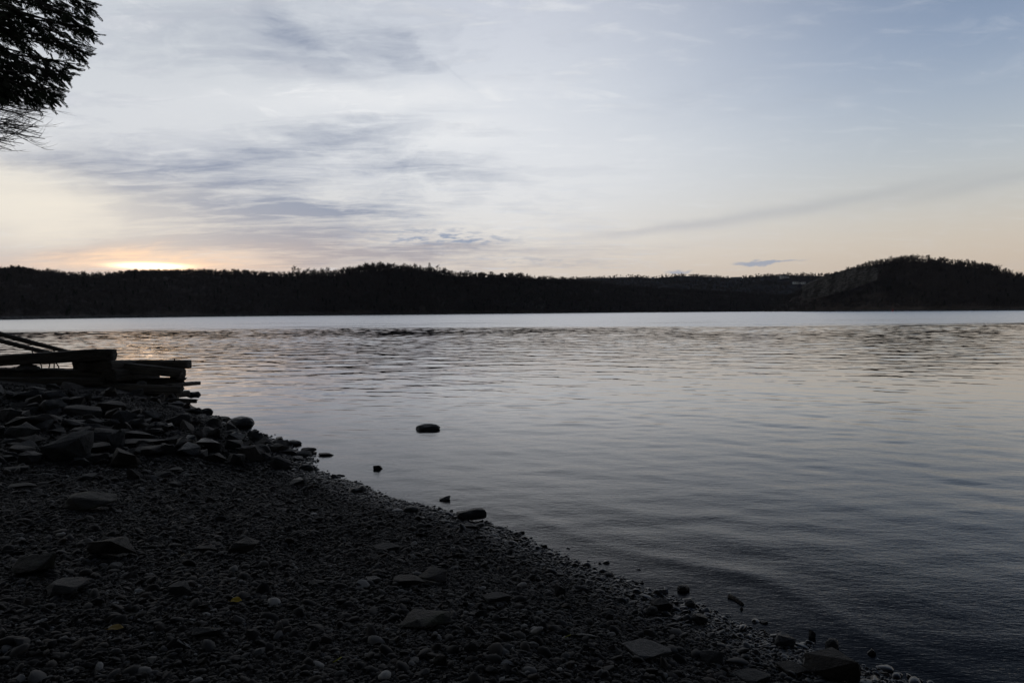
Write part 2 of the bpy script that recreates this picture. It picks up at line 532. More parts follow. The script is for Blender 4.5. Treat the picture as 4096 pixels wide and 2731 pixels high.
def build_water():
    c_d = np.radians(np.concatenate([np.linspace(-105, -46, 60)[:-1], np.linspace(-46, 46, 1150), np.linspace(46, 110, 60)[1:]]))
    r_d = np.concatenate([np.exp(np.linspace(math.log(1.2), math.log(8), 420)), np.exp(np.linspace(math.log(8), math.log(112), 1750))[1:], np.exp(np.linspace(math.log(112), math.log(3200), 260))[1:]])
    A, R_ = np.meshgrid(c_d, r_d)
    X, Y = R_ * np.sin(A), R_ * np.cos(A)
    dr = np.gradient(r_d)[:, None] * np.ones_like(A)
    Z = wave_height(X, Y, dr)
    s = -shore_dist(X, Y)
    # small swash waves that run along the beach
    for off, amp, wid in ((.50, .006, .14), (1.5, .003, .35), (3.1, .002, .5)):
        u = s - off - .25 * fbm(X, Y, 40, 3, 5.0)
        Z += amp * np.exp(-(u / wid) ** 2) * np.clip((8.5 - Y) / 3, 0, 1)
    Z *= np.clip(.35 + s * .8, .35, 1)
    for (cx, cy, r0) in RINGS:
        d = np.hypot(X - cx, Y - cy) - r0
        Z += .0007 * np.sin(d * 6.283 / .16) * np.exp(-np.clip(d, 0, 9) / .45) * (d > 0)
    Z *= np.clip((400 - R_) / 250, 0, 1)
    m, q, b = material("river_water", .02, .5)
    pos = q.node('ShaderNodeNewGeometry').outputs['Position']
    px_, py_, pz_ = q.sep(pos)
    edge = q.noise(q.mapping(pos, scale=(.010, .03, 1)), 1.0, 5, .6)
    far = q.math('ADD', py_, q.math('MULTIPLY', q.math('SUBTRACT', edge, .5), 60.0))
    far = q.math('ADD', far, q.math('MULTIPLY', q.math('SUBTRACT', q.noise(q.mapping(pos, scale=(.10, .5, 1)), 1.0, 5, .65), .5), 44.0))
    wind = q.maprange(far, WIND0 + 4, WIND0 + 26, 0, 1, True)
    lane = q.noise(q.mapping(pos, rot=(0, 0, rad(4)), scale=(.02, .22, 1)), 1.0, 6, .65)
    lane = q.math('MULTIPLY', q.maprange(lane, .56, .66, 0, 1, True), q.maprange(far, WIND0 + 20, WIND0 + 170, .85, 0))
    wind = q.math('MULTIPLY', wind, q.math('SUBTRACT', 1.0, lane))
    n = q.noise(q.mapping(pos, rot=(0, 0, rad(8)), scale=(1.0, 2.3, 1)), 7.0, 4, .6)
    nb = q.noise(q.mapping(pos, rot=(0, 0, rad(12)), scale=(1.0, 2.8, 1)), 22.0, 3, .55)
    bn_ = q.node('ShaderNodeBump'); bn_.inputs['Strength'].default_value = .4; bn_.inputs['Distance'].default_value = .010
    q._in(bn_.inputs['Height'], q.math('MULTIPLY', q.math('ADD', n, q.math('MULTIPLY', nb, .5)), q.maprange(py_, 5, 18, 1.0, 0.0)))
    bump = bn_.outputs[0]
    m.node_tree.nodes.remove(b)
    dk = q.node('ShaderNodeBsdfDiffuse'); dk.inputs['Color'].default_value = (.0035, .0045, .0065, 1)
    gs = q.node('ShaderNodeBsdfGlossy'); gs.inputs['Color'].default_value = (.97, .98, 1, 1)
    q._in(gs.inputs['Roughness'], q.maprange(wind, 0, 1, .02, .24)); q._in(gs.inputs['Normal'], bump)
    fr_ = q.node('ShaderNodeFresnel'); fr_.inputs['IOR'].default_value = 1.333; q._in(fr_.inputs['Normal'], bump)
    fac = q.ramp(fr_.outputs[0], [(0, .0), (.02, .004), (.10, .025), (.135, .046), (.235, .25), (.30, .31), (.46, .60), (.70, .72), (1, .98)])
    ms = q.node('ShaderNodeMixShader'); q._in(ms.inputs[0], fac); q._in(ms.inputs[1], dk.outputs[0]); q._in(ms.inputs[2], gs.outputs[0])
    q._in(m.node_tree.nodes['Material Output'].inputs[0], ms.outputs[0])
    o = link("river_water", mesh_np("river_water", np.stack([X, Y, Z], -1).reshape(-1, 3), grid_faces(len(r_d), len(c_d)), m, True))
    tag(o, kind='structure')


# ---------------------------------------------------------------- rocks
def rock_mesh(seed, flat=.6, round_=False, cuts=3):
    r = random.Random(seed)
    bm = bmesh.new()
    n = 60 if round_ else 11 + r.randrange(6)
    for i in range(n):
        a = Vector((r.gauss(0, 1), r.gauss(0, 1), r.gauss(0, 1))).normalized()
        k = 1 if round_ else r.uniform(.82, 1.08)
        p = a * k
        if not round_:
            p = Vector([math.copysign(abs(c_) ** .72, c_) for c_ in p])
        bm.verts.new((p.x * .5, p.y * .5, p.z * .5 * flat))
    bmesh.ops.convex_hull(bm, input=bm.verts)
    bmesh.ops.delete(bm, geom=[v_ for v_ in bm.verts if not v_.link_faces], context='VERTS')
    bmesh.ops.bevel(bm, geom=list(bm.edges), offset=.045 if not round_ else .02, segments=2, affect='EDGES', profile=.6, clamp_overlap=True)
    bmesh.ops.triangulate(bm, faces=bm.faces)
    bmesh.ops.subdivide_edges(bm, edges=[e for e in bm.edges if e.calc_length() > .16], cuts=2, use_grid_fill=True)
    for v_ in bm.verts:
        p = v_.co
        nz = mnoise.fractal(p * 3.2 + Vector((seed * 7.3, 0, 0)), .8, 2.1, 4) * .045 + mnoise.noise(p * 1.4 + Vector((0, seed * 3.1, 0))) * .07
        v_.co = p + p.normalized() * nz
    # rest the base on z = 0, unit footprint
    xs = [v_.co.x for v_ in bm.verts]; ys = [v_.co.y for v_ in bm.verts]; zs = [v_.co.z for v_ in bm.verts]
    sx, sy, sz = max(xs) - min(xs), max(ys) - min(ys), max(zs) - min(zs)
    for v_ in bm.verts:
        v_.co = ((v_.co.x - (max(xs) + min(xs)) / 2) / sx, (v_.co.y - (max(ys) + min(ys)) / 2) / sy, (v_.co.z - min(zs)) / sz)
    me = bpy.data.meshes.new("rock"); bm.to_mesh(me); bm.free()
    for p in me.polygons: p.use_smooth = True
    return me


ROCKS = {}


def rock_proto(kind, mat):
    key = (kind, mat.name)
    if key not in ROCKS:
        me = rock_mesh(kind, [.6, .4, .8, .55, .7, .45, .65, .5, .9, .6, .5, .75, .6, .7][kind % 14], kind >= 12)
        me.materials.clear(); me.materials.append(mat); ROCKS[key] = me
    return ROCKS[key]


rr = random.Random(5)
ROCK_LIST = []


def rock_box(x0, y0, x1, y1, label=None, group=None, kind=None, mat=None, sink=.12, deep=None, tilt=10, name="rock", cat="rock", squash=.72, yaw=None):
    """rock whose picture box in the photo is x0..x1, y0..y1"""
    gp = GT((x0 + x1) / 2, y1 - (y1 - y0) * .12)
    w = (x1 - x0) / F * gp.y * 1.06
    down = math.atan2(CAM_H - gp.z, gp.y)
    d = (deep or rr.uniform(.6, .9)) * w
    hpx = (y1 - y0) / F * gp.y
    h = max(.25 * w * .5, (hpx - d * math.sin(down) * squash) / math.cos(down)) if hpx > d * .2 * math.sin(down) else w * .2
    h = max(h, hpx * .45)
    kind = rr.randrange(12) if kind is None else kind
    mat = mat or (M_ROCK if rr.random() < .72 else M_BROWN)
    o = link(name, rock_proto(kind, mat))
    h2 = h / (1 - sink)
    o.scale = (w, d, h2)
    o.rotation_euler = (rad(rr.uniform(-tilt, tilt)), rad(rr.uniform(-tilt, tilt)), rad(rr.uniform(-18, 18) + rr.choice((0, 180))) if yaw is None else rad(yaw))
    o.location = (gp.x, gp.y + d * .35, gp.z - h2 * sink)
    tag(o, label, cat, group)
    ROCK_LIST.append((o.location.x, o.location.y, w))
    return o


def z1(x, y): return x / 2.296, 1250 + y / 2.296
def z6(x, y): return x / 3.36, 1500 + y / 3.36
def z5(x, y): return 700 + x / 1.68, 1500 + y / 1.68
def zb(x, y): return x / 1.6486, 1780 + y / 1.6486
def zm(x, y): return 1100 + x / 1.6486, 1780 + y / 1.6486
def zr(x, y): return 2300 + x / 1.3096, 1780 + y / 1.3096


def RB(f, b4, *a, **k):
    p, q_ = f(b4[0], b4[1]), f(b4[2], b4[3])
    return rock_box(p[0], p[1], q_[0], q_[1], *a, **k)


GP = "angular rocks of the rubble bank below the timbers"
GW = "stones standing in the shallow water"
GB = "larger stones lying on the pebble beach"
pile = [
    (z6, (0, 225, 150, 330), "small grey rock at the left edge, just under the dark timber mass"),
    (z6, (120, 220, 480, 365), "long pale grey slab topmost in the rubble bank under the timbers"),
    (z6, (480, 215, 780, 340), "wedge rock with a pale upper ridge beside the topmost long slab"),
    (z6, (120, 370, 330, 470), "lumpy pale rock second row down at the left of the bank"),
    (z6, (310, 385, 510, 490), "pale slanting rock touching the lumpy pale rock at left"),
    (z6, (0, 480, 165, 555), "flat bluish rock cut by the left edge above the largest brown boulder"),
    (z6, (165, 495, 360, 575), "low rounded rock above the long brown boulder at left"),
    (z6, (445, 345, 780, 530), "dark block with a shadowed left face near the bank's top"),
    (z6, (735, 300, 930, 400), "pale boxy rock at the top of the bank left of a dark hollow"),
    (z6, (870, 255, 1160, 370), "dark low rock beneath the timber stack's left end"),
    (z6, (780, 425, 1280, 560), "wide dark slab across the middle of the rubble bank"),
    (z6, (1250, 360, 1660, 500), "broad sloping slab under the lowest timber"),
    (z6, (0, 560, 640, 740), "longest brown boulder lying at the left edge of the bank"),
    (z6, (530, 540, 820, 610), "flat oval rock right of the longest brown boulder"),
    (z6, (750, 615, 1110, 720), "flat topped rock left of the bank's middle"),
    (z6, (860, 710, 1170, 840), "brown wedge rock with a bright top edge behind the big pointed boulder"),
    (z6, (550, 720, 860, 800), "low flat rock just behind the big pointed boulder"),
    (z6, (1160, 735, 1570, 890), "domed grey rock with a crack across it in mid bank"),
    (z6, (1110, 590, 1350, 680), "small gabled rock above the split flat rock"),
    (z6, (1150, 670, 1470, 740), "thin flat rock above the domed cracked rock"),
    (z6, (1370, 600, 1570, 690), "small rounded rock in the middle of the bank"),
    (z6, (1300, 480, 1600, 560), "flat rock with a pale tip under the broad sloping slab"),
    (z6, (1490, 665, 1720, 780), "five sided rock right of the domed cracked rock"),
    (z6, (1670, 770, 2080, 880), "pale smooth slab lower of a leaning pair in mid bank"),
    (z6, (1840, 720, 2150, 830), "grey slab upper of a leaning pair in mid bank"),
    (z6, (1560, 850, 2110, 975), "long brown edged rock in front of the leaning slab pair"),
    (z6, (1790, 960, 2150, 1110), "domed grey rock right of the square block on the gravel edge"),
    (z6, (2110, 920, 2300, 1000), "pale wet flat rock between two darker rocks at the bank's foot"),
    (z6, (1880, 480, 2130, 640), "slanting slab under the timber stack's right half"),
    (z6, (1620, 480, 1760, 570), "small round rock under the lowest timber"),
    (z6, (1750, 540, 1900, 660), "egg shaped upright rock below the timber stack"),
    (z6, (2150, 660, 2330, 740), "low wet slab below the large tilted pale slab"),
    (z6, (1030, 925, 1480, 1060), "wide flat slab right of the big pointed boulder"),
    (z6, (1020, 1050, 1260, 1130), "small low rock in front of the wide flat slab"),
    (z6, (1260, 1050, 1450, 1130), "small rock wedged beside the square block"),
    (z6, (920, 1130, 1170, 1240), "dark rounded rock on the gravel right of the big pointed boulder"),
    (z6, (1190, 1145, 1420, 1215), "low brown rock on the gravel left of the square block"),
    (z6, (230, 1065, 400, 1215), "smooth upright stone left of the big pointed boulder"),
    (z6, (0, 960, 370, 1060), "dark brown slab in the shade at the lower left of the bank"),
    (z6, (130, 830, 490, 960), "tilted dark slab below the longest brown boulder"),
    (z6, (300, 165, 560, 225), "thin rock tucked under the dark timber mass"),
    (z6, (600, 120, 740, 200), "pointed rock poking up against the timbers at left"),
    (z6, (780, 110, 1060, 200), "low gabled rock in shadow under the longest beam"),
    (z6, (1130, 280, 1320, 360), "dim rock in the hollow left of the lowest timber"),
    (z6, (1430, 200, 1555, 310), "round split stone right under the lowest long timber"),
    (z1, (1690, 880, 1830, 940), "low dark rock at the waterline beneath the timber stack"),
    (z1, (1990, 955, 2090, 1005), "small round rock against the back of the black rounded boulder"),
    (z1, (1705, 990, 1830, 1040), "domed rock above the split brown rock at the bank's end"),
    (z1, (1495, 940, 1720, 1060), "large tilted pale slab below the timber stack's end"),
    (z1, (1850, 1070, 2005, 1160), "brown split rock in front of the black rounded boulder"),
    (z1, (2270, 1090, 2352, 1165), "small steep rock right of the black rounded boulder"),
    (z1, (2060, 1105, 2235, 1190), "low pale topped rock below the black rounded boulder"),
    (z1, (1560, 1220, 1785, 1340), "black flat fronted rock at the bank's lower edge"),
    (z1, (1790, 1175, 2020, 1290), "smooth humped rock right of the black flat fronted rock"),
    (z1, (1760, 1270, 1890, 1350), "small dark rock between the humped rock and the gravel"),
    (z1, (1870, 1290, 2070, 1390), "round topped rock at the foot of the bank on the gravel"),
    (z1, (2070, 1300, 2235, 1425), "flat topped block at the foot of the bank, rightmost on the gravel"),
    (z1, (2150, 1190, 2290, 1250), "low rock in the middle of the bank's narrowing end"),
    (z1, (2160, 1240, 2300, 1300), "flat wet rock low in the bank's narrowing end"),
    (z1, (1470, 1140, 1630, 1210), "small slab below the large tilted pale slab"),
    (z1, (1640, 1140, 1790, 1230), "gabled dark rock above the black flat fronted rock"),
    (z1, (1220, 1225, 1470, 1330), "rounded grey rock directly right of the square block"),
    (z5, (480, 375, 560, 435), "pointed rock at the water behind the bank's narrowing end"),
    (z5, (835, 488, 935, 530), "dark flat rock at the tip of the rubble point"),
    (z5, (800, 515, 915, 560), "wide low rock second from the tip of the rubble point"),
    (z5, (685, 500, 810, 545), "rounded slab behind the wide low rock near the point's tip"),
    (z5, (510, 488, 625, 555), "angular block in the middle of the narrowing point"),
    (z5, (555, 442, 690, 485), "long flat rock on the water side of the narrowing point"),
    (z5, (575, 470, 670, 520), "wet speckled rock below the long flat rock on the point"),
    (z5, (400, 485, 505, 535), "sharp ridged rock left of the angular block on the point"),
    (z5, (625, 555, 765, 640), "large dark wedge at the gravel edge of the rubble point"),
    (z5, (775, 550, 855, 585), "small rounded black rock just inside the point's tip"),
    (z5, (635, 545, 740, 585), "low rock just behind the large dark wedge on the point"),
]
for f, b4, lab in pile:
    m = None
    if 'brown' in lab: m = M_BROWN
    elif 'black' in lab or 'wet' in lab: m = M_WETROCK
    elif 'pale' in lab: m = M_ROCK
    RB(f, b4, lab, GP, mat=m, squash=.45, tilt=14)
RB(z6, (470, 770, 1060, 1230), "biggest pointed boulder of the bank, brown with a ragged peak", GP, kind=4, mat=M_ROCK, deep=.75, squash=.3, yaw=20).rotation_euler[0] = rad(-32)
RB(z6, (1450, 1010, 1810, 1270), "square edged dark block standing on the gravel at the bank's foot", GP, kind=8, mat=M_BROWN, deep=.8, tilt=3)
RB(z1, (2055, 960, 2305, 1090), "large black rounded boulder at the bank's outer end by the water", GP, kind=12, mat=M_WETROCK, sink=.2, tilt=3)
RB(z6, (0, 1240, 330, 1300), "flat pale slab on the gravel at the left edge below the bank", GB, mat=M_ROCK, tilt=3)
# in the water
wat = [
    (z1, (1830, 885, 1945, 950), "smooth wet rock at the waterline below the short floating log", 13),
    (z1, (1705, 730, 1828, 766), "small low rock in the water beside the timber stack's end", 3),
    (z5, (585, 397, 620, 415), "tiny stone in the water behind the rubble point", 5),
    (z5, (660, 417, 725, 442), "flat topped squared stone in the water beyond the rubble point", 8),
    (z5, (725, 443, 840, 475), "low oval black stone in the water off the rubble point", 12),
    (z5, (955, 525, 1060, 543), "thin flat stone awash just beyond the point's tip", 5),
    (z5, (825, 605, 925, 650), "wet rounded rock at the water's edge where gravel meets rubble", 12),
    (z5, (1045, 672, 1090, 698), "small dark stone in the water near the start of the gravel", 6),
    (z5, (1330, 607, 1400, 635), "leaning black stone alone in the shallows, smaller than the domed boulder", 1),
    (z5, (1620, 320, 1770, 375), "largest domed boulder alone far out in the calm water", 13),
    (zm, (1080, 340, 1152, 372), "low stone breaking the surface with a ripple trailing behind it", 4),
    (zm, (1210, 450, 1375, 508), "long black sloping rock in the shallows by the pebble edge", 0),
    (zm, (1250, 520, 1350, 555), "small black rock in front of the long sloping one", 7),
    (zm, (1163, 470, 1185, 486), "very small stone left of the long sloping rock", 6),
    (zr, (540, 738, 605, 770), "oval dark stone in the shallows off the lower beach", 12),
    (zr, (150, 673, 205, 693), "flat oval stone at the water's edge in mid beach", 12),
    (zr, (580, 822, 636, 862), "rounded black stone at the swash line in the lower beach", 13),
    (zr, (425, 758, 486, 792), "dark stone at the pebble edge above the long driftwood slab", 2),
    (zr, (1228, 975, 1262, 1012), "upright pointed stone in the shallows near the lower corner", 8),
    (zr, (1322, 1030, 1392, 1082), "dark rounded stone awash near the lower corner", 12),
    (zr, (1395, 1040, 1430, 1062), "small flat stone beside the rounded one near the corner", 5),
    (zr, (1040, 1004, 1160, 1062), "wide dark rock at the waterline in the lower beach", 3),
    (zr, (1535, 1078, 1580, 1104), "little wedge stone alone in the corner water", 6),
    (zr, (1495, 1112, 1535, 1136), "small submerged stone just breaking the water in the corner", 4),
    (zr, (1650, 1150, 1740, 1200), "low black rock awash at the bottom of the corner water", 9),
    (zr, (345, 715, 362, 728), "tiny stone off the swash line left of the driftwood stick", 6),
    (zr, (930, 920, 950, 934), "tiny round stone alone off the lower swash line", 12),
    (zr, (975, 925, 1015, 940), "thin flat stone awash off the lower swash line", 5),
    (zr, (865, 850, 882, 864), "tiny stone just below the driftwood stick", 6),
]
for f, b4, lab, kd in wat:
    if 'submerged' in lab or 'beside the rounded one' in lab or 'awash at the bottom' in lab: continue
    big = lab.startswith("long black sloping")
    o = RB(f, b4, lab, GW, kind=kd, mat=M_WETROCK, sink=.12 if big else .3, tilt=4, squash=.3)
    if big: o.scale.x *= 1.25; o.scale.z *= 1.5
    if lab.startswith("largest domed"): o.scale.z *= .78; o.scale.x *= 1.06
# on the pebbles
bch = [
    (zb, (390, 322, 695, 440), "mossy wedge rock with a pale top alone on the upper gravel", 0, M_MOSS),
    (zb, (560, 612, 862, 742), "flat brown wedge stone with a raised ridge in the pebbles", 1, M_BROWN),
    (zb, (60, 730, 285, 880), "dark mossy lump at the left edge of the pebbles", 2, M_MOSS),
    (zb, (225, 898, 520, 1005), "broad smooth grey slab below the dark mossy lump", 5, M_ROCK),
    (zb, (1090, 915, 1250, 1005), "five sided grey slab sunk in the pebbles", 5, M_ROCK),
    (zb, (1480, 628, 1675, 715), "notched brown rock between the pebbles in mid beach", 3, M_BROWN),
    (zb, (1280, 665, 1430, 705), "thin flat brown stone left of the notched rock", 5, M_BROWN),
    (zb, (1260, 1200, 1450, 1270), "low dark slab sunk in the pebbles below the yellow leaf", 7, M_ROCK),
    (zb, (970, 202, 1035, 236), "small pale triangular stone on the upper gravel", 6, M_PALE),
    (zb, (1005, 182, 1105, 215), "long grey stone touching the small pale triangular one", 7, M_ROCK),
    (zb, (1090, 243, 1178, 280), "grey wedge stone on the upper gravel right of the mossy rock", 9, M_ROCK),
    (zb, (830, 160, 915, 232), "brown lump on the gravel under the square block", 4, M_BROWN),
    (zb, (495, 192, 610, 235), "flat dark stone on the upper gravel above the mossy wedge", 5, M_ROCK),
    (zb, (1105, 150, 1200, 182), "dark low stone just below the rubble bank's foot", 5, M_ROCK),
    (zb, (40, 258, 210, 290), "thin long dark stone flush with the upper gravel", 5, M_ROCK),
    (zb, (700, 780, 790, 818), "white flat stone, brightest on the beach", 5, M_PALE),
    (zb, (535, 752, 582, 784), "small white chip left of the brightest stone", 6, M_PALE),
    (zb, (1815, 1165, 1862, 1225), "small pale stone standing on end in the pebbles", 8, M_PALE),
    (zb, (1640, 2, 1770, 82), "rounded rock at the lower end of the rubble by the gravel", 12, M_ROCK),
    (zm, (92, 222, 192, 268), "dark block on the gravel beside the water's edge", 8, M_WETROCK),
    (zm, (480, 280, 595, 322), "low dark rock on the pebbles beside the shallow bay", 3, M_WETROCK),
    (zm, (845, 402, 945, 450), "black rounded rock at the edge of the pebbles, mid shore", 12, M_WETROCK),
    (zm, (930, 830, 1130, 912), "brown pitted slab with a raised end in mid beach", 1, M_BROWN),
    (zm, (765, 868, 985, 932), "long thin dark slab lying just left of the pitted slab", 5, M_BROWN),
    (zm, (840, 1118, 1150, 1232), "long mossy rock half buried in the lower pebbles", 3, M_MOSS),
    (zm, (1370, 980, 1565, 1045), "dark flat slab sunk in the pebbles right of mid beach", 5, M_ROCK),
    (zm, (600, 868, 695, 905), "pale flat stone left of the thin dark slab", 5, M_PALE),
    (zm, (215, 890, 325, 930), "smooth grey stone left of mid beach", 7, M_ROCK),
    (zm, (805, 1015, 895, 1052), "round grey stone above the long mossy rock", 12, M_ROCK),
    (zm, (850, 1418, 950, 1445), "thin pale stone near the bottom of the beach", 5, M_PALE),
    (zm, (1045, 1395, 1130, 1462), "pointed brown stone near the bottom of the beach", 8, M_BROWN),
    (zm, (1845, 930, 1915, 1005), "upright triangular grey stone right of mid beach", 8, M_ROCK),
    (zm, (1240, 1300, 1345, 1370), "pale wrinkled stone in the lower pebbles", 6, M_ROCK),
    (zm, (640, 655, 820, 700), "thin dark slab with a lit edge in the upper middle pebbles", 5, M_ROCK),
    (zr, (280, 1052, 520, 1130), "large pale grey slab lying flat in the lower right pebbles", 5, M_PALE),
    (zr, (1235, 1108, 1505, 1245), "big dark block in the lower corner against the water", 8, M_BROWN),
    (zr, (860, 1206, 1045, 1245), "flat slab cut by the bottom edge of the beach", 5, M_ROCK),
    (zr, (1085, 1150, 1240, 1205), "dark slab between the pebbles and the corner block", 5, M_BROWN),
    (zr, (405, 815, 520, 880), "long dark driftwood coloured slab at the pebble edge", 5, M_BROWN),
    (zr, (615, 890, 700, 940), "thin dark slab pointing to the water in the lower beach", 5, M_WETROCK),
    (zr, (375, 850, 440, 900), "rounded grey stone left of the thin dark slab", 12, M_ROCK),
    (zr, (665, 1085, 790, 1150), "grey rounded slab in the pebbles left of the corner", 7, M_ROCK),
]
for f, b4, lab, kd, m in bch:
    RB(f, b4, lab, GB, kind=kd, mat=m, sink=.14, tilt=4, squash=.5)

# smaller rubble that fills the bank between the named rocks
fills = 0
fr = random.Random(77)
tries = 0
while fills < 150 and tries < 6000:
    tries += 1
    px = fr.uniform(-260, 1230); py = fr.uniform(1575, 1865)
    edge = np.interp(px, [-300, 0, 500, 760, 960, 1100, 1230], [1870, 1872, 1855, 1835, 1840, 1850, 1830])
    top = np.interp(px, [-300, 600, 740, 850, 1000, 1230], [1560, 1575, 1600, 1650, 1700, 1790])
    if py > edge or py < top: continue
    p = GT(px, py, False)
    if p.z < -.03: continue
    w = fr.uniform(.15, .36)
    if any((p.x - a) ** 2 + (p.y - b_) ** 2 < (.22 * (w + c_)) ** 2 for a, b_, c_ in ROCK_LIST): continue
    marks = [("the biggest pointed boulder", z6(765, 1000)), ("the square dark block", z6(1630, 1140)), ("the black rounded boulder", z1(2180, 1025)), ("the longest brown boulder", z6(320, 650)),
             ("the large tilted pale slab", z1(1607, 1000)), ("the cracked domed rock", z6(1365, 812)), ("the lowest timber", z1(1200, 800)), ("the topmost long slab", z6(300, 292)),
             ("the left end of the timbers", z6(-200, 200)), ("the rubble point's tip", z5(800, 530)), ("the black flat fronted rock", z1(1672, 1290)), ("the leaning slab pair", z6(1950, 800))]
    near = min(marks, key=lambda m_: (m_[1][0] - px) ** 2 + 2.2 * (m_[1][1] - py) ** 2)
    side = ("left of " if px < near[1][0] - 25 else "right of " if px > near[1][0] + 25 else "behind " if py < near[1][1] else "in front of ")
    stone = ("smallish " if w < .24 else "larger ")
    grey = fr.random() < .7
    o = link("rubble_rock", rock_proto(fr.randrange(12), M_ROCK if grey else M_BROWN))
    where = stone + ("grey" if grey else "brown") + " rubble stone just " + side + near[0]
    o.scale = (w, w * fr.uniform(.6, 1), w * fr.uniform(.4, .75))
    o.rotation_euler = (rad(fr.uniform(-22, 22)), rad(fr.uniform(-22, 22)), fr.uniform(0, 6.28))
    o.location = (p.x, p.y, p.z - .05)
    tag(o, where, "rock", "rubble stones near " + near[0])
    ROCK_LIST.append((p.x, p.y, w)); fills += 1

# water rings around the rocks that stand in it
for f, b4 in ((z5, (1620, 320, 1770, 375)), (zm, (1210, 450, 1375, 508)), (z5, (1330, 607, 1400, 635)), (zm, (1080, 340, 1152, 372))):
    p0, p1 = f(b4[0], b4[3]), f(b4[2], b4[3])
    c_ = GT((p0[0] + p1[0]) / 2, p0[1]); RINGS.append((c_.x, c_.y + .12, (p1[0] - p0[0]) / F * c_.y * .5))
build_water()


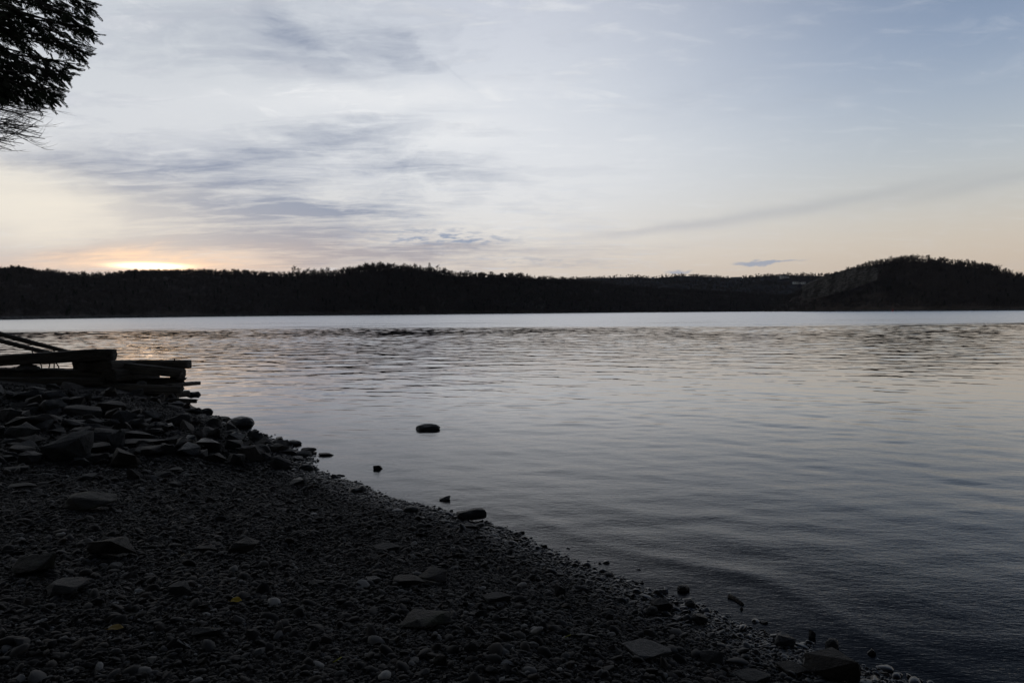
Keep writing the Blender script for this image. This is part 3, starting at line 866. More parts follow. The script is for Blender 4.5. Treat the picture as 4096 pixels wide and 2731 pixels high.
# ---------------------------------------------------------------- pebbles: uncountable shingle, one object
def build_pebbles():
    r = np.random.RandomState(8)
    n = 1500000
    # sample the beach in front of the camera, denser near it
    Y = 1.6 + (r.rand(n) ** 1.25) * 12.5
    X = (r.rand(n) * 2 - 1) * (Y * .86 + 1.0)
    s = shore_dist(X, Y)
    yy = np.interp(X, PEA[:, 0], PEA[:, 1], left=PEA[0, 1], right=99)
    keep = (s > -.55) & (r.rand(n) < np.clip((s + .45) * 2.3, 0, 1) ** 1.4) & ((Y < yy + .6) | (r.rand(n) < .45))
    for (a, b_, w_) in ROCK_LIST:
        keep &= ~(((X - a) ** 2 + (Y - b_) ** 2) < (.36 * w_) ** 2)
    X, Y, s, yy = X[keep], Y[keep], s[keep], yy[keep]
    n = len(X)
    size = np.exp(r.normal(math.log(.0078), .42, n)) * (1 + np.clip(Y - 5, 0, 9) * .07)
    size = np.where(r.rand(n) < .035, size * r.uniform(1.6, 2.6, n), size)
    size = np.clip(size, .004, .045)
    chip = Y > yy + .25
    size = np.where(chip, np.clip(size * r.uniform(1.2, 2.6, n), .01, .045), size)
    Z = terrain(X, Y) - .012 + size * .25 + r.rand(n) * .008
    print("pebbles", n)
    me = bpy.data.meshes.new("beach_pebbles")
    me.vertices.add(n); me.vertices.foreach_set('co', np.stack([X, Y, Z], -1).astype(np.float32).ravel())
    rot = np.stack([r.normal(0, .35, n), r.normal(0, .35, n), r.rand(n) * 6.283], -1).astype(np.float32)
    sc = np.stack([size * r.uniform(.9, 1.5, n), size * r.uniform(.7, 1.1, n), size * r.uniform(.25, .65, n)], -1).astype(np.float32)
    a = me.attributes.new('rot', 'FLOAT_VECTOR', 'POINT'); a.data.foreach_set('vector', rot.ravel())
    a = me.attributes.new('scl', 'FLOAT_VECTOR', 'POINT'); a.data.foreach_set('vector', sc.ravel())
    a = me.attributes.new('idx', 'INT', 'POINT'); a.data.foreach_set('value', np.where(chip, r.randint(7, 12, n), r.randint(0, 12, n)).astype(np.int32))
    tint = np.where(chip, r.rand(n) * .5, r.rand(n)).astype(np.float32)
    a = me.attributes.new('tint', 'FLOAT', 'POINT'); a.data.foreach_set('value', tint)
    wet = np.clip(1.15 - s / .55, 0, 1).astype(np.float32)
    a = me.attributes.new('wet', 'FLOAT', 'POINT'); a.data.foreach_set('value', wet)
    me.update()
    m, q, b = material("shingle_pebbles", .5, .18)
    at = q.node('ShaderNodeAttribute', attribute_type='INSTANCER', attribute_name='tint').outputs['Fac']
    wt = q.node('ShaderNodeAttribute', attribute_type='INSTANCER', attribute_name='wet').outputs['Fac']
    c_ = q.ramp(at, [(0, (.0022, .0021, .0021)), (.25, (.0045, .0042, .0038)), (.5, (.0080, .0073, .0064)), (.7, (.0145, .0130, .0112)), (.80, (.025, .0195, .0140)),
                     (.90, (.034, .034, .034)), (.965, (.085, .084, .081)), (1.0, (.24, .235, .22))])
    v = q.node('ShaderNodeTexCoord').outputs['Object']
    n_ = q.noise(v, 1.6, 5, .6)
    c_ = q.mix(1.0, c_, q.ramp(n_, [(.3, .7), (.7, 1.25)]), 'MULTIPLY')
    wf = q.maprange(wt, 0, 1, 1.0, .42)
    c_ = q.mix(1.0, c_, q.comb(wf, wf, wf), 'MULTIPLY')
    q._in(b.inputs['Base Color'], c_)
    q._in(b.inputs['Roughness'], q.maprange(wt, 0, 1, .62, .30)); q._in(b.inputs['Specular IOR Level'], q.maprange(wt, 0, 1, .16, .34))
    col = bpy.data.collections.new("pebble_shapes")
    for i in range(12):
        rr_ = random.Random(100 + i)
        bm = bmesh.new()
        if i < 7:
            bmesh.ops.create_icosphere(bm, subdivisions=2, radius=1)
            for v_ in bm.verts:
                p = v_.co.copy()
                k = 1 + mnoise.noise(p * .9 + Vector((i * 5.1, 0, 0))) * .42
                v_.co = p * k
        else:
            for _ in range(9 + i % 4):
                a_ = Vector((rr_.gauss(0, 1), rr_.gauss(0, 1), rr_.gauss(0, 1))).normalized() * rr_.uniform(.85, 1.15)
                bm.verts.new(a_)
            bmesh.ops.convex_hull(bm, input=bm.verts)
            bmesh.ops.delete(bm, geom=[v_ for v_ in bm.verts if not v_.link_faces], context='VERTS')
            bmesh.ops.bevel(bm, geom=list(bm.edges), offset=.12, segments=2, affect='EDGES', profile=.5, clamp_overlap=True)
            bmesh.ops.triangulate(bm, faces=bm.faces)
        mp = bpy.data.meshes.new("pebble"); bm.to_mesh(mp); bm.free()
        for p in mp.polygons: p.use_smooth = True
        mp.materials.append(m)
        col.objects.link(bpy.data.objects.new(f"pebble_shape.{i:03d}", mp))
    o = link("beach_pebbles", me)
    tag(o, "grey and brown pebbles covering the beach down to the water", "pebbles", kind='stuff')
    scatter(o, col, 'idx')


def scatter(o, col, idx_attr):
    ng = bpy.data.node_groups.new("scatter", 'GeometryNodeTree')
    ng.interface.new_socket("Geometry", in_out='INPUT', socket_type='NodeSocketGeometry')
    ng.interface.new_socket("Geometry", in_out='OUTPUT', socket_type='NodeSocketGeometry')
    N = ng.nodes; L = ng.links
    gi = N.new('NodeGroupInput'); go = N.new('NodeGroupOutput')
    ci = N.new('GeometryNodeCollectionInfo'); ci.inputs['Collection'].default_value = col
    ci.inputs['Separate Children'].default_value = True; ci.inputs['Reset Children'].default_value = True
    ip = N.new('GeometryNodeInstanceOnPoints'); ip.inputs['Pick Instance'].default_value = True

    def named(name, typ):
        a = N.new('GeometryNodeInputNamedAttribute'); a.data_type = typ; a.inputs['Name'].default_value = name
        return a.outputs['Attribute']
    e2r = N.new('FunctionNodeEulerToRotation')
    L.new(named('rot', 'FLOAT_VECTOR'), e2r.inputs[0]); L.new(e2r.outputs[0], ip.inputs['Rotation'])
    L.new(named('scl', 'FLOAT_VECTOR'), ip.inputs['Scale'])
    L.new(named(idx_attr, 'INT'), ip.inputs['Instance Index'])
    L.new(gi.outputs[0], ip.inputs['Points']); L.new(ci.outputs['Instances'] if 'Instances' in ci.outputs else ci.outputs[0], ip.inputs['Instance'])
    L.new(ip.outputs[0], go.inputs[0])
    md = o.modifiers.new("scatter", 'NODES'); md.node_group = ng


build_pebbles()


# ---------------------------------------------------------------- timbers
def beam(label, pts, heights, depth, mat=M_WOOD, seed=0, rot_end=.0, name="timber_beam", group="weathered timbers of the collapsed crib", cat="timber", ring=10):
    """squared log along a chain of centre points; heights = section height at each point; ragged ends"""
    r = random.Random(seed)
    n_seg = 26
    P_ = [Vector(p) for p in pts]
    Ls = [0]
    for i in range(1, len(P_)): Ls.append(Ls[-1] + (P_[i] - P_[i - 1]).length)
    tot = Ls[-1]
    # local frame
    ax = (P_[-1] - P_[0]).normalized()
    up = Vector((0, 0, 1)); side = ax.cross(up).normalized(); up = side.cross(ax).normalized()
    o = P_[0]
    sect = []
    for k in range(20):
        t = 2 * math.pi * k / 20
        cx, cy = math.cos(t), math.sin(t)
        e = .32
        sect.append((math.copysign(abs(cx) ** e, cx) * .5, math.copysign(abs(cy) ** e, cy) * .5))
    V, Q = [], []
    for i in range(n_seg + 1):
        t = i / n_seg * tot
        j = max(0, min(len(Ls) - 2, int(np.searchsorted(Ls, t) - 1)))
        u = (t - Ls[j]) / max(1e-6, Ls[j + 1] - Ls[j])
        c_ = P_[j].lerp(P_[j + 1], u); hh_ = heights[j] * (1 - u) + heights[j + 1] * u
        for k, (sx, sy) in enumerate(sect):
            p = c_ + side * sx * depth + up * sy * hh_
            nz = mnoise.noise(Vector((t * 1.5, k * .9, seed * 4.0))) * .05 * hh_ + mnoise.noise(Vector((t * 9, k * 2.1, seed))) * .02 * hh_
            dirv = (side * sx + up * sy).normalized()
            p = p + dirv * nz
            if i in (0, n_seg) and rot_end:
                p += ax * (1 if i else -1) * (mnoise.noise(Vector((k * .8, sx * 5, seed * 2.2))) * rot_end)
            l = p - o
            V.append((l.dot(ax), l.dot(side), l.dot(up)))
    ns = len(sect)
    for i in range(n_seg):
        for k in range(ns):
            k2 = (k + 1) % ns
            Q.append((i * ns + k, i * ns + k2, (i + 1) * ns + k2, (i + 1) * ns + k))
    T = []
    for i, sg in ((0, -1), (n_seg, 1)):
        # inner ring and centre so the end grain is uneven
        base_i = i * ns; cpt = np.mean([V[base_i + k] for k in range(ns)], 0)
        ring0 = len(V)
        for k in range(ns):
            p = np.array(V[base_i + k]) * .55 + cpt * .45
            p[0] += sg * r.uniform(-.02, .035) * (1 if rot_end else .3)
            V.append(tuple(p))
        cc_ = len(V); V.append(tuple(cpt + np.array([sg * r.uniform(-.02, .01), 0, 0])))
        for k in range(ns):
            k2 = (k + 1) % ns
            fq = (base_i + k, ring0 + k, ring0 + k2, base_i + k2); Q.append(fq if sg < 0 else fq[::-1])
            ft = (ring0 + k, cc_, ring0 + k2); T.append(ft if sg < 0 else ft[::-1])
    me = mesh_np(name, np.array(V), [np.array(Q), np.array(T)], mat, False)
    bm = bmesh.new(); bm.from_mesh(me); bmesh.ops.recalc_face_normals(bm, faces=bm.faces); bm.to_mesh(me); bm.free()
    ob = link(name, me)
    ob.matrix_world = Matrix(((ax.x, side.x, up.x, o.x), (ax.y, side.y, up.y, o.y), (ax.z, side.z, up.z, o.z), (0, 0, 0, 1)))
    tag(ob, label, cat, group, 'thing')
    return ob


def zbeam(label, ptsz, Ys, depth, **k):
    """ptsz: (x, ytop, ybottom) in zoom-1 pixels; Ys: forward distance of each"""
    pts, hs = [], []
    for (x, yt, yb), Y in zip(ptsz, Ys):
        a, c_ = P(*z1(x, yt), Y), P(*z1(x, yb), Y)
        pts.append((a + c_) / 2); hs.append((a - c_).length)
    return beam(label, pts, hs, depth, **k)


# top long log, rising to the right, rounded end
zbeam("longest top beam of the stack with a split rounded right end", [(-420, 425, 520), (0, 392, 488), (500, 360, 465), (900, 332, 442), (1046, 334, 436)], [15.2, 15.3, 15.5, 15.7, 15.8], .30, seed=1, rot_end=.08)
zbeam("upper right beam with a square sawn end over the water", [(900, 438, 512), (1300, 437, 512), (1738, 436, 511)], [16.6, 16.6, 16.6], .26, seed=2, mat=M_WOODP)
zbeam("paler tapering beam sloping down under the square ended beam", [(700, 425, 520), (1040, 448, 545), (1400, 485, 572), (1660, 515, 592)], [16.0, 16.1, 16.2, 16.3], .24, seed=3, rot_end=.10, mat=M_WOODP)
zbeam("rotten ended beam third from the top at the stack's right end", [(980, 580, 665), (1400, 596, 664), (1690, 598, 664)], [16.5, 16.6, 16.7], .26, seed=4, rot_end=.08)
zbeam("lowest long beam with a frayed pale right end", [(560, 622, 690), (860, 640, 705), (1250, 656, 722), (1660, 674, 738)], [15.5, 15.6, 15.8, 16.0], .26, seed=5, rot_end=.09, mat=M_WOODP)
zbeam("wide dark beam under the gap below the longest top beam", [(-420, 505, 600), (0, 510, 600), (500, 512, 600), (1040, 545, 620)], [15.6, 15.7, 15.8, 15.9], .34, seed=6, rot_end=.06)
zbeam("dark lower beam lying directly on the rubble bank at left", [(-420, 592, 680), (0, 596, 682), (500, 596, 672), (950, 600, 665)], [15.2, 15.3, 15.4, 15.5], .36, seed=7, rot_end=.05)
zbeam("bottom beam half buried in rubble at the far left", [(-420, 668, 745), (0, 668, 740), (380, 672, 735), (700, 680, 735)], [15.0, 15.0, 15.1, 15.2], .30, seed=8, rot_end=.05)
zbeam("buried beam in shadow below the frayed lowest beam", [(700, 705, 775), (1100, 722, 790), (1560, 738, 800)], [16.0, 16.1, 16.2], .30, seed=9, rot_end=.1)
zbeam("short log jutting over the water below the stack", [(1500, 786, 822), (1640, 788, 828), (1803, 795, 830)], [15.4, 15.5, 15.7], .14, seed=10, rot_end=.05)


def cross_beam(label, x0, x1, yt, yb, Y0, Y1, **k):
    """timber that runs away from the viewer, seen end on"""
    a = P(*z1((x0 + x1) / 2, (yt + yb) / 2), Y0)
    hgt = abs(yb - yt) / 2.296 / F * Y0; wid = abs(x1 - x0) / 2.296 / F * Y0
    e = Vector((a.x + (Y1 - Y0) * .12, Y1, a.z - .06))
    return beam(label, [a, e], [hgt, hgt], wid, **k)


cross_beam("short cross timber holding up the longest top beam", 700, 1040, 440, 548, 15.65, 16.6, seed=11, rot_end=.08)
cross_beam("cross timber end wedged between the lower beams", 930, 1060, 520, 640, 15.55, 17.2, seed=12, rot_end=.06)
cross_beam("upright looking stub between the two tapering right beams", 1560, 1640, 500, 612, 16.5, 16.8, seed=13, rot_end=.05)
cross_beam("cross timber stub between the rotten and frayed beams", 1480, 1580, 655, 690, 16.0, 17.2, seed=14, rot_end=.05)
cross_beam("dark cross timber end low in the stack's left half", 500, 640, 640, 740, 15.3, 17.0, seed=15, rot_end=.05)
cross_beam("cross timber under the buried beam at the stack's right end", 1330, 1500, 740, 800, 15.9, 17.0, seed=16, rot_end=.05)
# two slim poles leaning in from the left
zbeam("upper of two slim poles slanting down from the left", [(-500, 20, 58), (0, 176, 216), (320, 265, 302), (650, 352, 380)], [17.4, 17.2, 17.0, 16.8], .10, seed=17, name="leaning_pole", cat="pole", group="poles leaning on the timbers")
zbeam("lower of two slim poles slanting down from the left", [(-500, 110, 148), (0, 240, 276), (250, 305, 340), (470, 358, 392)], [17.0, 16.8, 16.6, 16.4], .10, seed=18, name="leaning_pole", cat="pole", group="poles leaning on the timbers")
# iron rods
RODS = [((365, 455), (383, 512), "rusty rod leaning left in the gap, farthest left of the rods"),
        ((455, 455), (447, 515), "thin rusty rod standing second from left in the gap"),
        ((495, 330), (496, 520), "tallest straight rusty rod rising past the longest beam"),
        ((515, 462), (545, 518), "rusty rod slanting down to the right in the gap"),
        ((678, 448), (678, 518), "straight rusty rod beside the cross timber at the gap's right end"),
        ((278, 325), (302, 378), "short rusty rod hanging from the lower leaning pole"),
        ((1602, 742), (1630, 785), "bent rusty spike under the frayed beam end"),
        ((1598, 420), (1598, 445), "tiny nail standing on the square ended beam")]
for (a, c_, lab) in RODS:
    mb = MB(); p0, p1 = P(*z1(*a), 16.1), P(*z1(*c_), 16.1)
    md = (p0 + p1) / 2 + Vector((.012, 0, 0))
    mb.tube([p0, md, p1], [.014, .013, .014], 6)
    o = mb.build("iron_rod", M_RUST); tag(o, lab, "rod", "rusty iron rods in the timber stack")
# pale stone lying on the dark beam, rubble caught inside the crib
def rock_at(label, bx, Y, mat, kind, group="stones caught in the timber stack"):
    a, c_ = z1(bx[0], bx[1]), z1(bx[2], bx[3])
    p = P((a[0] + c_[0]) / 2, c_[1], Y); w = (c_[0] - a[0]) / F * Y; h = (c_[1] - a[1]) / F * Y
    o = link("rock", rock_proto(kind, mat)); o.scale = (w, w * .7, h); o.location = p; o.rotation_euler = (0, 0, rad(10))
    tag(o, label, "rock", group); return o


rock_at("pale rounded stone sitting in the gap under the longest beam", (158, 474, 360, 552), 15.45, M_PALE, 12)
rock_at("dark stone inside the stack behind the paler tapering beam", (1040, 560, 1260, 660), 16.9, M_ROCK, 3)
rock_at("grey stone inside the stack below the small bright gap", (1150, 556, 1410, 665), 17.2, M_ROCK, 5)
rock_at("small pale stone between the rotten beam and the lowest beam", (1255, 626, 1345, 668), 16.05, M_PALE, 12)
rock_at("dark stone filling the hollow under the stack's middle", (640, 690, 960, 800), 16.4, M_ROCK, 2)
rock_at("dark stone filling the hollow under the frayed beam", (1150, 730, 1420, 830), 16.6, M_ROCK, 4)
rock_at("dark jagged stone under the stack's right end by the water", (1500, 745, 1640, 830), 16.2, M_WETROCK, 6)
rock_at("black rock at the corner of the bank under the short log", (1530, 810, 1700, 910), 15.0, M_WETROCK, 9)


# driftwood, leaves
def stick(name, label, cat, pix, rad0, mat, lift=.02):
    mb = MB(); pts = []
    for (px, py) in pix:
        p = GT(px, py); pts.append(p + Vector((0, 0, lift)))
    mb.tube(pts, [rad0 * (1 - .4 * i / (len(pts) - 1)) for i in range(len(pts))], 7)
    tag(mb.build(name, mat, smooth=True), label, cat)


stick("driftwood_stick", "short dark stick awash in the shallows off the lower beach", "stick", [zr(808, 792), zr(838, 808), zr(878, 834)], .022, M_WOOD, .0)
M_STRAW = plain("straw", (.22, .18, .10)); M_YEL = plain("yellow_leaf", (.36, .25, .015), .6, .3, .3, 30)
M_YELG = plain("yellow_green_stem", (.20, .20, .02)); M_DULL = plain("dull_yellow_leaf", (.30, .21, .06), .6, .3, .3, 30)
stick("straw_stem", "pale straw stem lying across the pebbles below the flat wedge stone", "stem", [zb(1188, 775), zb(1200, 762), zb(1216, 747)], .003, M_STRAW, .035)
stick("green_stem", "curled yellow green stem near the bottom left of the beach middle", "stem", [zm(385, 1478), zm(405, 1462), zm(425, 1462), zm(438, 1448)], .004, M_YELG, .035)
stick("green_stem", "short yellow green stem in the pebbles toward the lower right", "stem", [zm(1912, 1310), zm(1930, 1300), zm(1950, 1294)], .004, M_YELG, .035)


def leaf(label, cx, cy, ln, wd, yaw, mat):
    p = GT(cx, cy)
    V = []; Q = []
    n = 9
    for i in range(n):
        t = i / (n - 1); w = wd * math.sin(math.pi * t ** .85) * .5 + .0008
        for j in (-1, -.5, 0, .5, 1):
            V.append(((t - .5) * ln, j * w, .010 * math.sin(t * 3.1) + .35 * abs(j) * w + .004 * math.sin(t * 9 + j)))
    for i in range(n - 1):
        for j in range(4): Q.append((i * 5 + j, (i + 1) * 5 + j, (i + 1) * 5 + j + 1, i * 5 + j + 1))
    bl = link("leaf", mesh_np("leaf", np.array(V), np.array(Q), mat, True))
    so_ = bl.modifiers.new("thick", 'SOLIDIFY'); so_.thickness = .0008
    bl.location = p + Vector((0, 0, .045)); bl.rotation_euler = (rad(22), 0, rad(yaw))
    tag(bl, label, "leaf")
    mb = MB(); mb.tube([(-ln * .5, 0, 0), (-ln * .72, .004, .004)], [.0012, .0008], 5)
    mb.build("leaf_stalk", mat, bl)


leaf("bright yellow fallen leaf on the pebbles in mid beach", *zb(1560, 1078), .068, .04, 4, M_YEL)
leaf("duller yellow fallen leaf nearer the bottom of the beach", *zb(768, 1276), .078, .036, 10, M_DULL)


# ---------------------------------------------------------------- far hills
def prof(pts):
    a = np.array(pts, float); return a[:, 0], a[:, 1]


# tree-top line of the ridges in photo pixels, ground lies below it
A_TOP = [(-700, 1040), (-300, 1060), (0, 1079), (60, 1070), (140, 1084), (200, 1086), (300, 1093), (370, 1098), (430, 1093), (500, 1085), (570, 1082), (760, 1085),
         (950, 1085), (1060, 1084), (1120, 1082), (1250, 1076), (1330, 1075), (1420, 1060), (1470, 1052), (1570, 1052), (1700, 1054), (1760, 1066), (1830, 1082),
         (1960, 1086), (2050, 1086), (2170, 1098), (2250, 1106), (2320, 1113), (2500, 1140), (2750, 1155), (3000, 1168), (3300, 1190), (3800, 1200)]
A_TREE = [(-700, 14), (0, 13), (1000, 12), (1120, 24), (1400, 30), (1780, 30), (1850, 22), (2100, 22), (2320, 18), (2600, 14), (3800, 12)]
A_DS = [(-700, 440), (0, 490), (700, 660), (1400, 850), (2100, 1080), (2500, 1230), (3000, 1290), (3300, 1270), (3800, 1200)]
A_DR = [(-700, 800), (0, 900), (700, 980), (1150, 1000), (1500, 980), (1900, 1080), (2320, 1300), (2500, 1400), (3000, 1450), (3300, 1420), (3800, 1350)]
B_TOP = [(1800, 1118), (2100, 1112), (2280, 1110), (2400, 1106), (2500, 1103), (2560, 1102), (2610, 1107), (2700, 1099), (2760, 1098), (2810, 1100), (2950, 1107),
         (3050, 1099), (3150, 1095), (3240, 1097), (3350, 1100), (3500, 1110), (3800, 1120)]
B_DR = [(1800, 2300), (3800, 2200)]
R_TOP = [(3050, 1235), (3130, 1200), (3180, 1165), (3246, 1132), (3300, 1098), (3350, 1088), (3400, 1069), (3450, 1054), (3500, 1038), (3550, 1031), (3600, 1024), (3650, 1019), (3700, 1021),
         (3750, 1026), (3800, 1031), (3850, 1038), (3900, 1044), (3950, 1052), (4000, 1069), (4050, 1086), (4096, 1096), (4300, 1130), (4700, 1160), (5200, 1180)]
R_DS = [(3000, 1180), (3300, 1080), (3700, 960), (4096, 900), (5200, 850)]
R_DR = [(3000, 1250), (3300, 1180), (3700, 1130), (4096, 1090), (5200, 1000)]


def hill(name, top, tree, ds, dr, mat, x0, x1, far_len=900, seed=1, cliff=None, rows=46, step=8, zbase=-.5):
    tx, ty = prof(top); ex, ey = prof(tree); sx, sy = prof(ds); rx, ry = prof(dr)
    xs = np.arange(x0, x1 + 1, step)
    V = np.zeros((rows + 12, len(xs), 3)); info = []
    for j, x in enumerate(xs):
        y = np.interp(x, tx, ty) + np.interp(x, ex, ey)
        Ds, Dr = np.interp(x, sx, sy), np.interp(x, rx, ry)
        d = ray(x, y); hd = Vector((d.x, d.y, 0)); hl = hd.length; hd.normalize()
        Zr = CAM_H + d.z / hl * Dr
        for i in range(rows):
            t = i / (rows - 1)
            D = Ds + (Dr - Ds) * t
            f_ = t ** .9 if cliff is None else cliff(x, t)
            V[i, j] = (hd.x * D, hd.y * D, zbase + (Zr - zbase) * f_)
        for i in range(12):
            t = (i + 1) / 12
            D = Dr + far_len * t
            V[rows + i, j] = (hd.x * D, hd.y * D, zbase + (Zr - zbase) * (1 - t * t * (3 - 2 * t)) - .5)
    nzx = fbm(V[..., 0], V[..., 1], seed, 7, 160.0, .6, .65)
    w_ = np.concatenate([np.sin(np.linspace(0, 1, rows) * math.pi) ** .7, np.linspace(0, 1, 12)])[:, None]
    V[..., 2] += nzx * 4.0 * w_ * np.clip(V[..., 2] / 30, 0, 1)
    o = link(name, mesh_np(name, V.reshape(-1, 3), grid_faces(rows + 12, len(xs)), mat, True))
    tag(o, kind='structure')
    return V[:rows], xs


def forest_floor(name, c):
    m, q, b = material(name, .95, .1)
    v = q.node('ShaderNodeTexCoord').outputs['Object']
    n = q.noise(v, .04, 8, .7)
    q._in(b.inputs['Base Color'], q.mix(q.maprange(n, .35, .65), tuple(x * .6 for x in c) + (1,), tuple(x * 1.5 for x in c) + (1,)))
    return m


M_FLOOR = forest_floor("leaf_litter_slope", (.085, .07, .06))
M_FLOORB = forest_floor("far_leaf_litter_slope", (.045, .045, .052))


def cliff_prof(x, t):
    return t ** .75


VA, XA = hill("wooded_hill", A_TOP, A_TREE, A_DS, A_DR, M_FLOOR, -700, 3800, seed=2)
VB, XB = hill("distant_ridge", B_TOP, [(1800, 6), (3800, 6)], [(1800, 1500), (3800, 1500)], B_DR, M_FLOORB, 1800, 3800, seed=3)
VR, XR = hill("headland_hill", R_TOP, [(3000, 8), (3300, 12), (3650, 26), (4096, 26), (5200, 20)], R_DS, R_DR, M_FLOOR, 3050, 5200, seed=4, cliff=cliff_prof)


# causeway along the far shore
def causeway():
    m, q, b = material("pale_riprap", .9, .2)
    v = q.node('ShaderNodeTexCoord').outputs['Object']
    n = q.noise(v, .35, 6, .75)
    q._in(b.inputs['Base Color'], q.mix(q.maprange(n, .4, .65), (.03, .03, .03, 1), (.12, .115, .11, 1)))
    sx, sy = prof([(x, min(a, np.interp(x, *prof(R_DS))) if x > 3100 else a) for x, a in [(x, np.interp(x, *prof(A_DS))) for x in range(-700, 5201, 50)]])
    xs = np.arange(-700, 5200, 12); sec = [(-7, -1.0), (-2.5, 1.7), (-1.6, 1.9), (3.5, 1.9), (5, 1.2), (9, .2)]
    V = []
    for x in xs:
        d = ray(x, 1240); hd = Vector((d.x, d.y, 0)).normalized(); D = np.interp(x, sx, sy)
        for (o_, z) in sec:
            V.append((hd.x * (D + o_), hd.y * (D + o_), z + mnoise.noise(Vector((x * .07, o_, 0))) * .35 * (z < 1.8)))
    Q = grid_faces(len(xs), len(sec))
    tag(link("embankment", mesh_np("embankment", np.array(V), Q, m)), kind='structure')


causeway()


# ---------------------------------------------------------------- bare trees of the far shore
def bare_tree(seed, h=14.0, spread=.42, dens=1.0, tall=.0):
    r = random.Random(seed)
    trunk = MB(); crown = MB()
    lean = Vector((r.uniform(-.06, .06), r.uniform(-.06, .06), 1))
    base = Vector((0, 0, -.5))
    split = h * r.uniform(.28, .42) * (1 + tall)  # height of the first fork
    pts = [base + lean * (split + .5) * t for t in (0, .33, .66, 1)]
    rt = h * .017
    trunk.tube(pts, [rt, rt * .85, rt * .75, rt * .65], 5)

    def grow(p, d, ln, rd, lev):
        mid = p + d * ln * .5 + Vector((r.uniform(-1, 1), r.uniform(-1, 1), r.uniform(-.3, .6))) * ln * .07
        end = p + d * ln + Vector((0, 0, ln * .05))
        crown.tube([p, mid, end], [rd, rd * .8, rd * .55], 3, cap=False)
        if lev == 0: return
        n = [3, 5, 4, 4][lev]
        for i in range(n):
            t = r.uniform(.45, 1.0) if i else 1.0
            q0 = p.lerp(end, t)
            nd = (d + Vector((r.gauss(0, 1), r.gauss(0, 1), r.gauss(.15, .6))) * spread).normalized()
            grow(q0, nd, ln * r.uniform(.55, .8), max(rd * .62, .045), lev - 1)
    top = pts[-1]
    nb = r.randrange(4, 6)
    for i in range(nb):
        a = i * 6.283 / nb + r.uniform(-.4, .4)
        o_ = r.uniform(.35, .75) * spread * 2.2 if i else .1
        d = Vector((math.cos(a) * o_, math.sin(a) * o_, 1)).normalized()
        grow(pts[2].lerp(top, r.random()) if i else top, d, h * r.uniform(.20, .28), rt * .6, 3)
    return trunk, crown, h


def conifer(seed, h=12.0):
    r = random.Random(seed); trunk = MB(); crown = MB()
    trunk.tube([(0, 0, -.5), (0, 0, h * .6), (0, 0, h)], [h * .015, h * .01, .02], 5)
    for i in range(420):
        t = r.random() ** .8; z = h * (.12 + .88 * t); rr_ = (1 - t) ** .8 * h * .20 + .15
        a = r.random() * 6.283; k = r.uniform(.3, 1) * rr_
        p = Vector((math.cos(a) * k, math.sin(a) * k, z))
        d = Vector((math.cos(a), math.sin(a), -.35))
        crown.blade(p, d, .28, .9, Vector((-math.sin(a), math.cos(a), r.uniform(-.5, .5))))
    return trunk, crown, h


def combine(trunk, crown):
    n0 = len(trunk.v); m = MB(); m.v = trunk.v + crown.v
    m.q = list(trunk.q) + [tuple(i + n0 for i in f) for f in crown.q]; m.t = list(trunk.t) + [tuple(i + n0 for i in f) for f in crown.t]
    return m


tree_protos = []
wood_col = bpy.data.collections.new("woodland_shapes")
for i in range(9):
    tr, cr, h = bare_tree(20 + i, 14, [.36, .46, .5, .4, .55, .42, .5, .6, .55][i], tall=-.8 if i > 5 else 0)
    tree_protos.append((tr.mesh("trunk", M_BARK), cr.mesh("crown", M_TWIG)))
    wood_col.objects.link(bpy.data.objects.new(f"wood_shape.{i:03d}", combine(tr, cr).mesh("wood_tree", M_TWIG)))
con = conifer(3)
con_me = (con[0].mesh("trunk", M_BARK), con[1].mesh("crown", M_FAREVER))
wood_col.objects.link(bpy.data.objects.new("wood_shape.009", combine(con[0], con[1]).mesh("wood_tree", M_FAREVER)))


def surf(V, xs, px, t):
    """point on a hill mesh at photo column px and slope fraction t"""
    j = np.clip((px - xs[0]) / (xs[1] - xs[0]), 0, len(xs) - 1.001); i = np.clip(t, 0, 1) * (V.shape[0] - 1.001)
    j0, i0 = np.floor(j).astype(int), np.floor(i).astype(int); fj, fi = (j - j0)[..., None], (i - i0)[..., None]
    return (V[i0, j0] * (1 - fi) * (1 - fj) + V[i0 + 1, j0] * fi * (1 - fj) + V[i0, j0 + 1] * (1 - fi) * fj + V[i0 + 1, j0 + 1] * fi * fj)


def wood(name, label, V, xs, n, h0, h1, seed, ever=.06, tpow=1.0, tmin=.02, mask=None, lowest=.6):
    r = np.random.RandomState(seed)
    px = r.uniform(xs[0] + 10, xs[-1] - 10, n); t = tmin + (1 - tmin) * r.rand(n) ** tpow
    if mask is not None:
        k = ~mask(px, t); px, t = px[k], t[k]; n = len(px)
    p = surf(V, xs, px, t)
    # h0/h1 interpolate tree height by column
    hh_ = np.interp(px, h0[0], h0[1]) * r.uniform(lowest, 1.12, n) / 14.0
    me = bpy.data.meshes.new(name); me.vertices.add(n); me.vertices.foreach_set('co', (p - np.array([0, 0, .4])).astype(np.float32).ravel())
    rot = np.stack([r.normal(0, .03, n), r.normal(0, .03, n), r.rand(n) * 6.283], -1).astype(np.float32)
    a = me.attributes.new('rot', 'FLOAT_VECTOR', 'POINT'); a.data.foreach_set('vector', rot.ravel())
    a = me.attributes.new('scl', 'FLOAT_VECTOR', 'POINT'); a.data.foreach_set('vector', np.stack([hh_] * 3, -1).astype(np.float32).ravel())
    idx = np.where(r.rand(n) < ever, 9, r.randint(0, 9, n))
    a = me.attributes.new('idx', 'INT', 'POINT'); a.data.foreach_set('value', idx.astype(np.int32))
    me.update(); o = link(name, me); tag(o, label, "woodland", kind='stuff'); scatter(o, wood_col, 'idx')


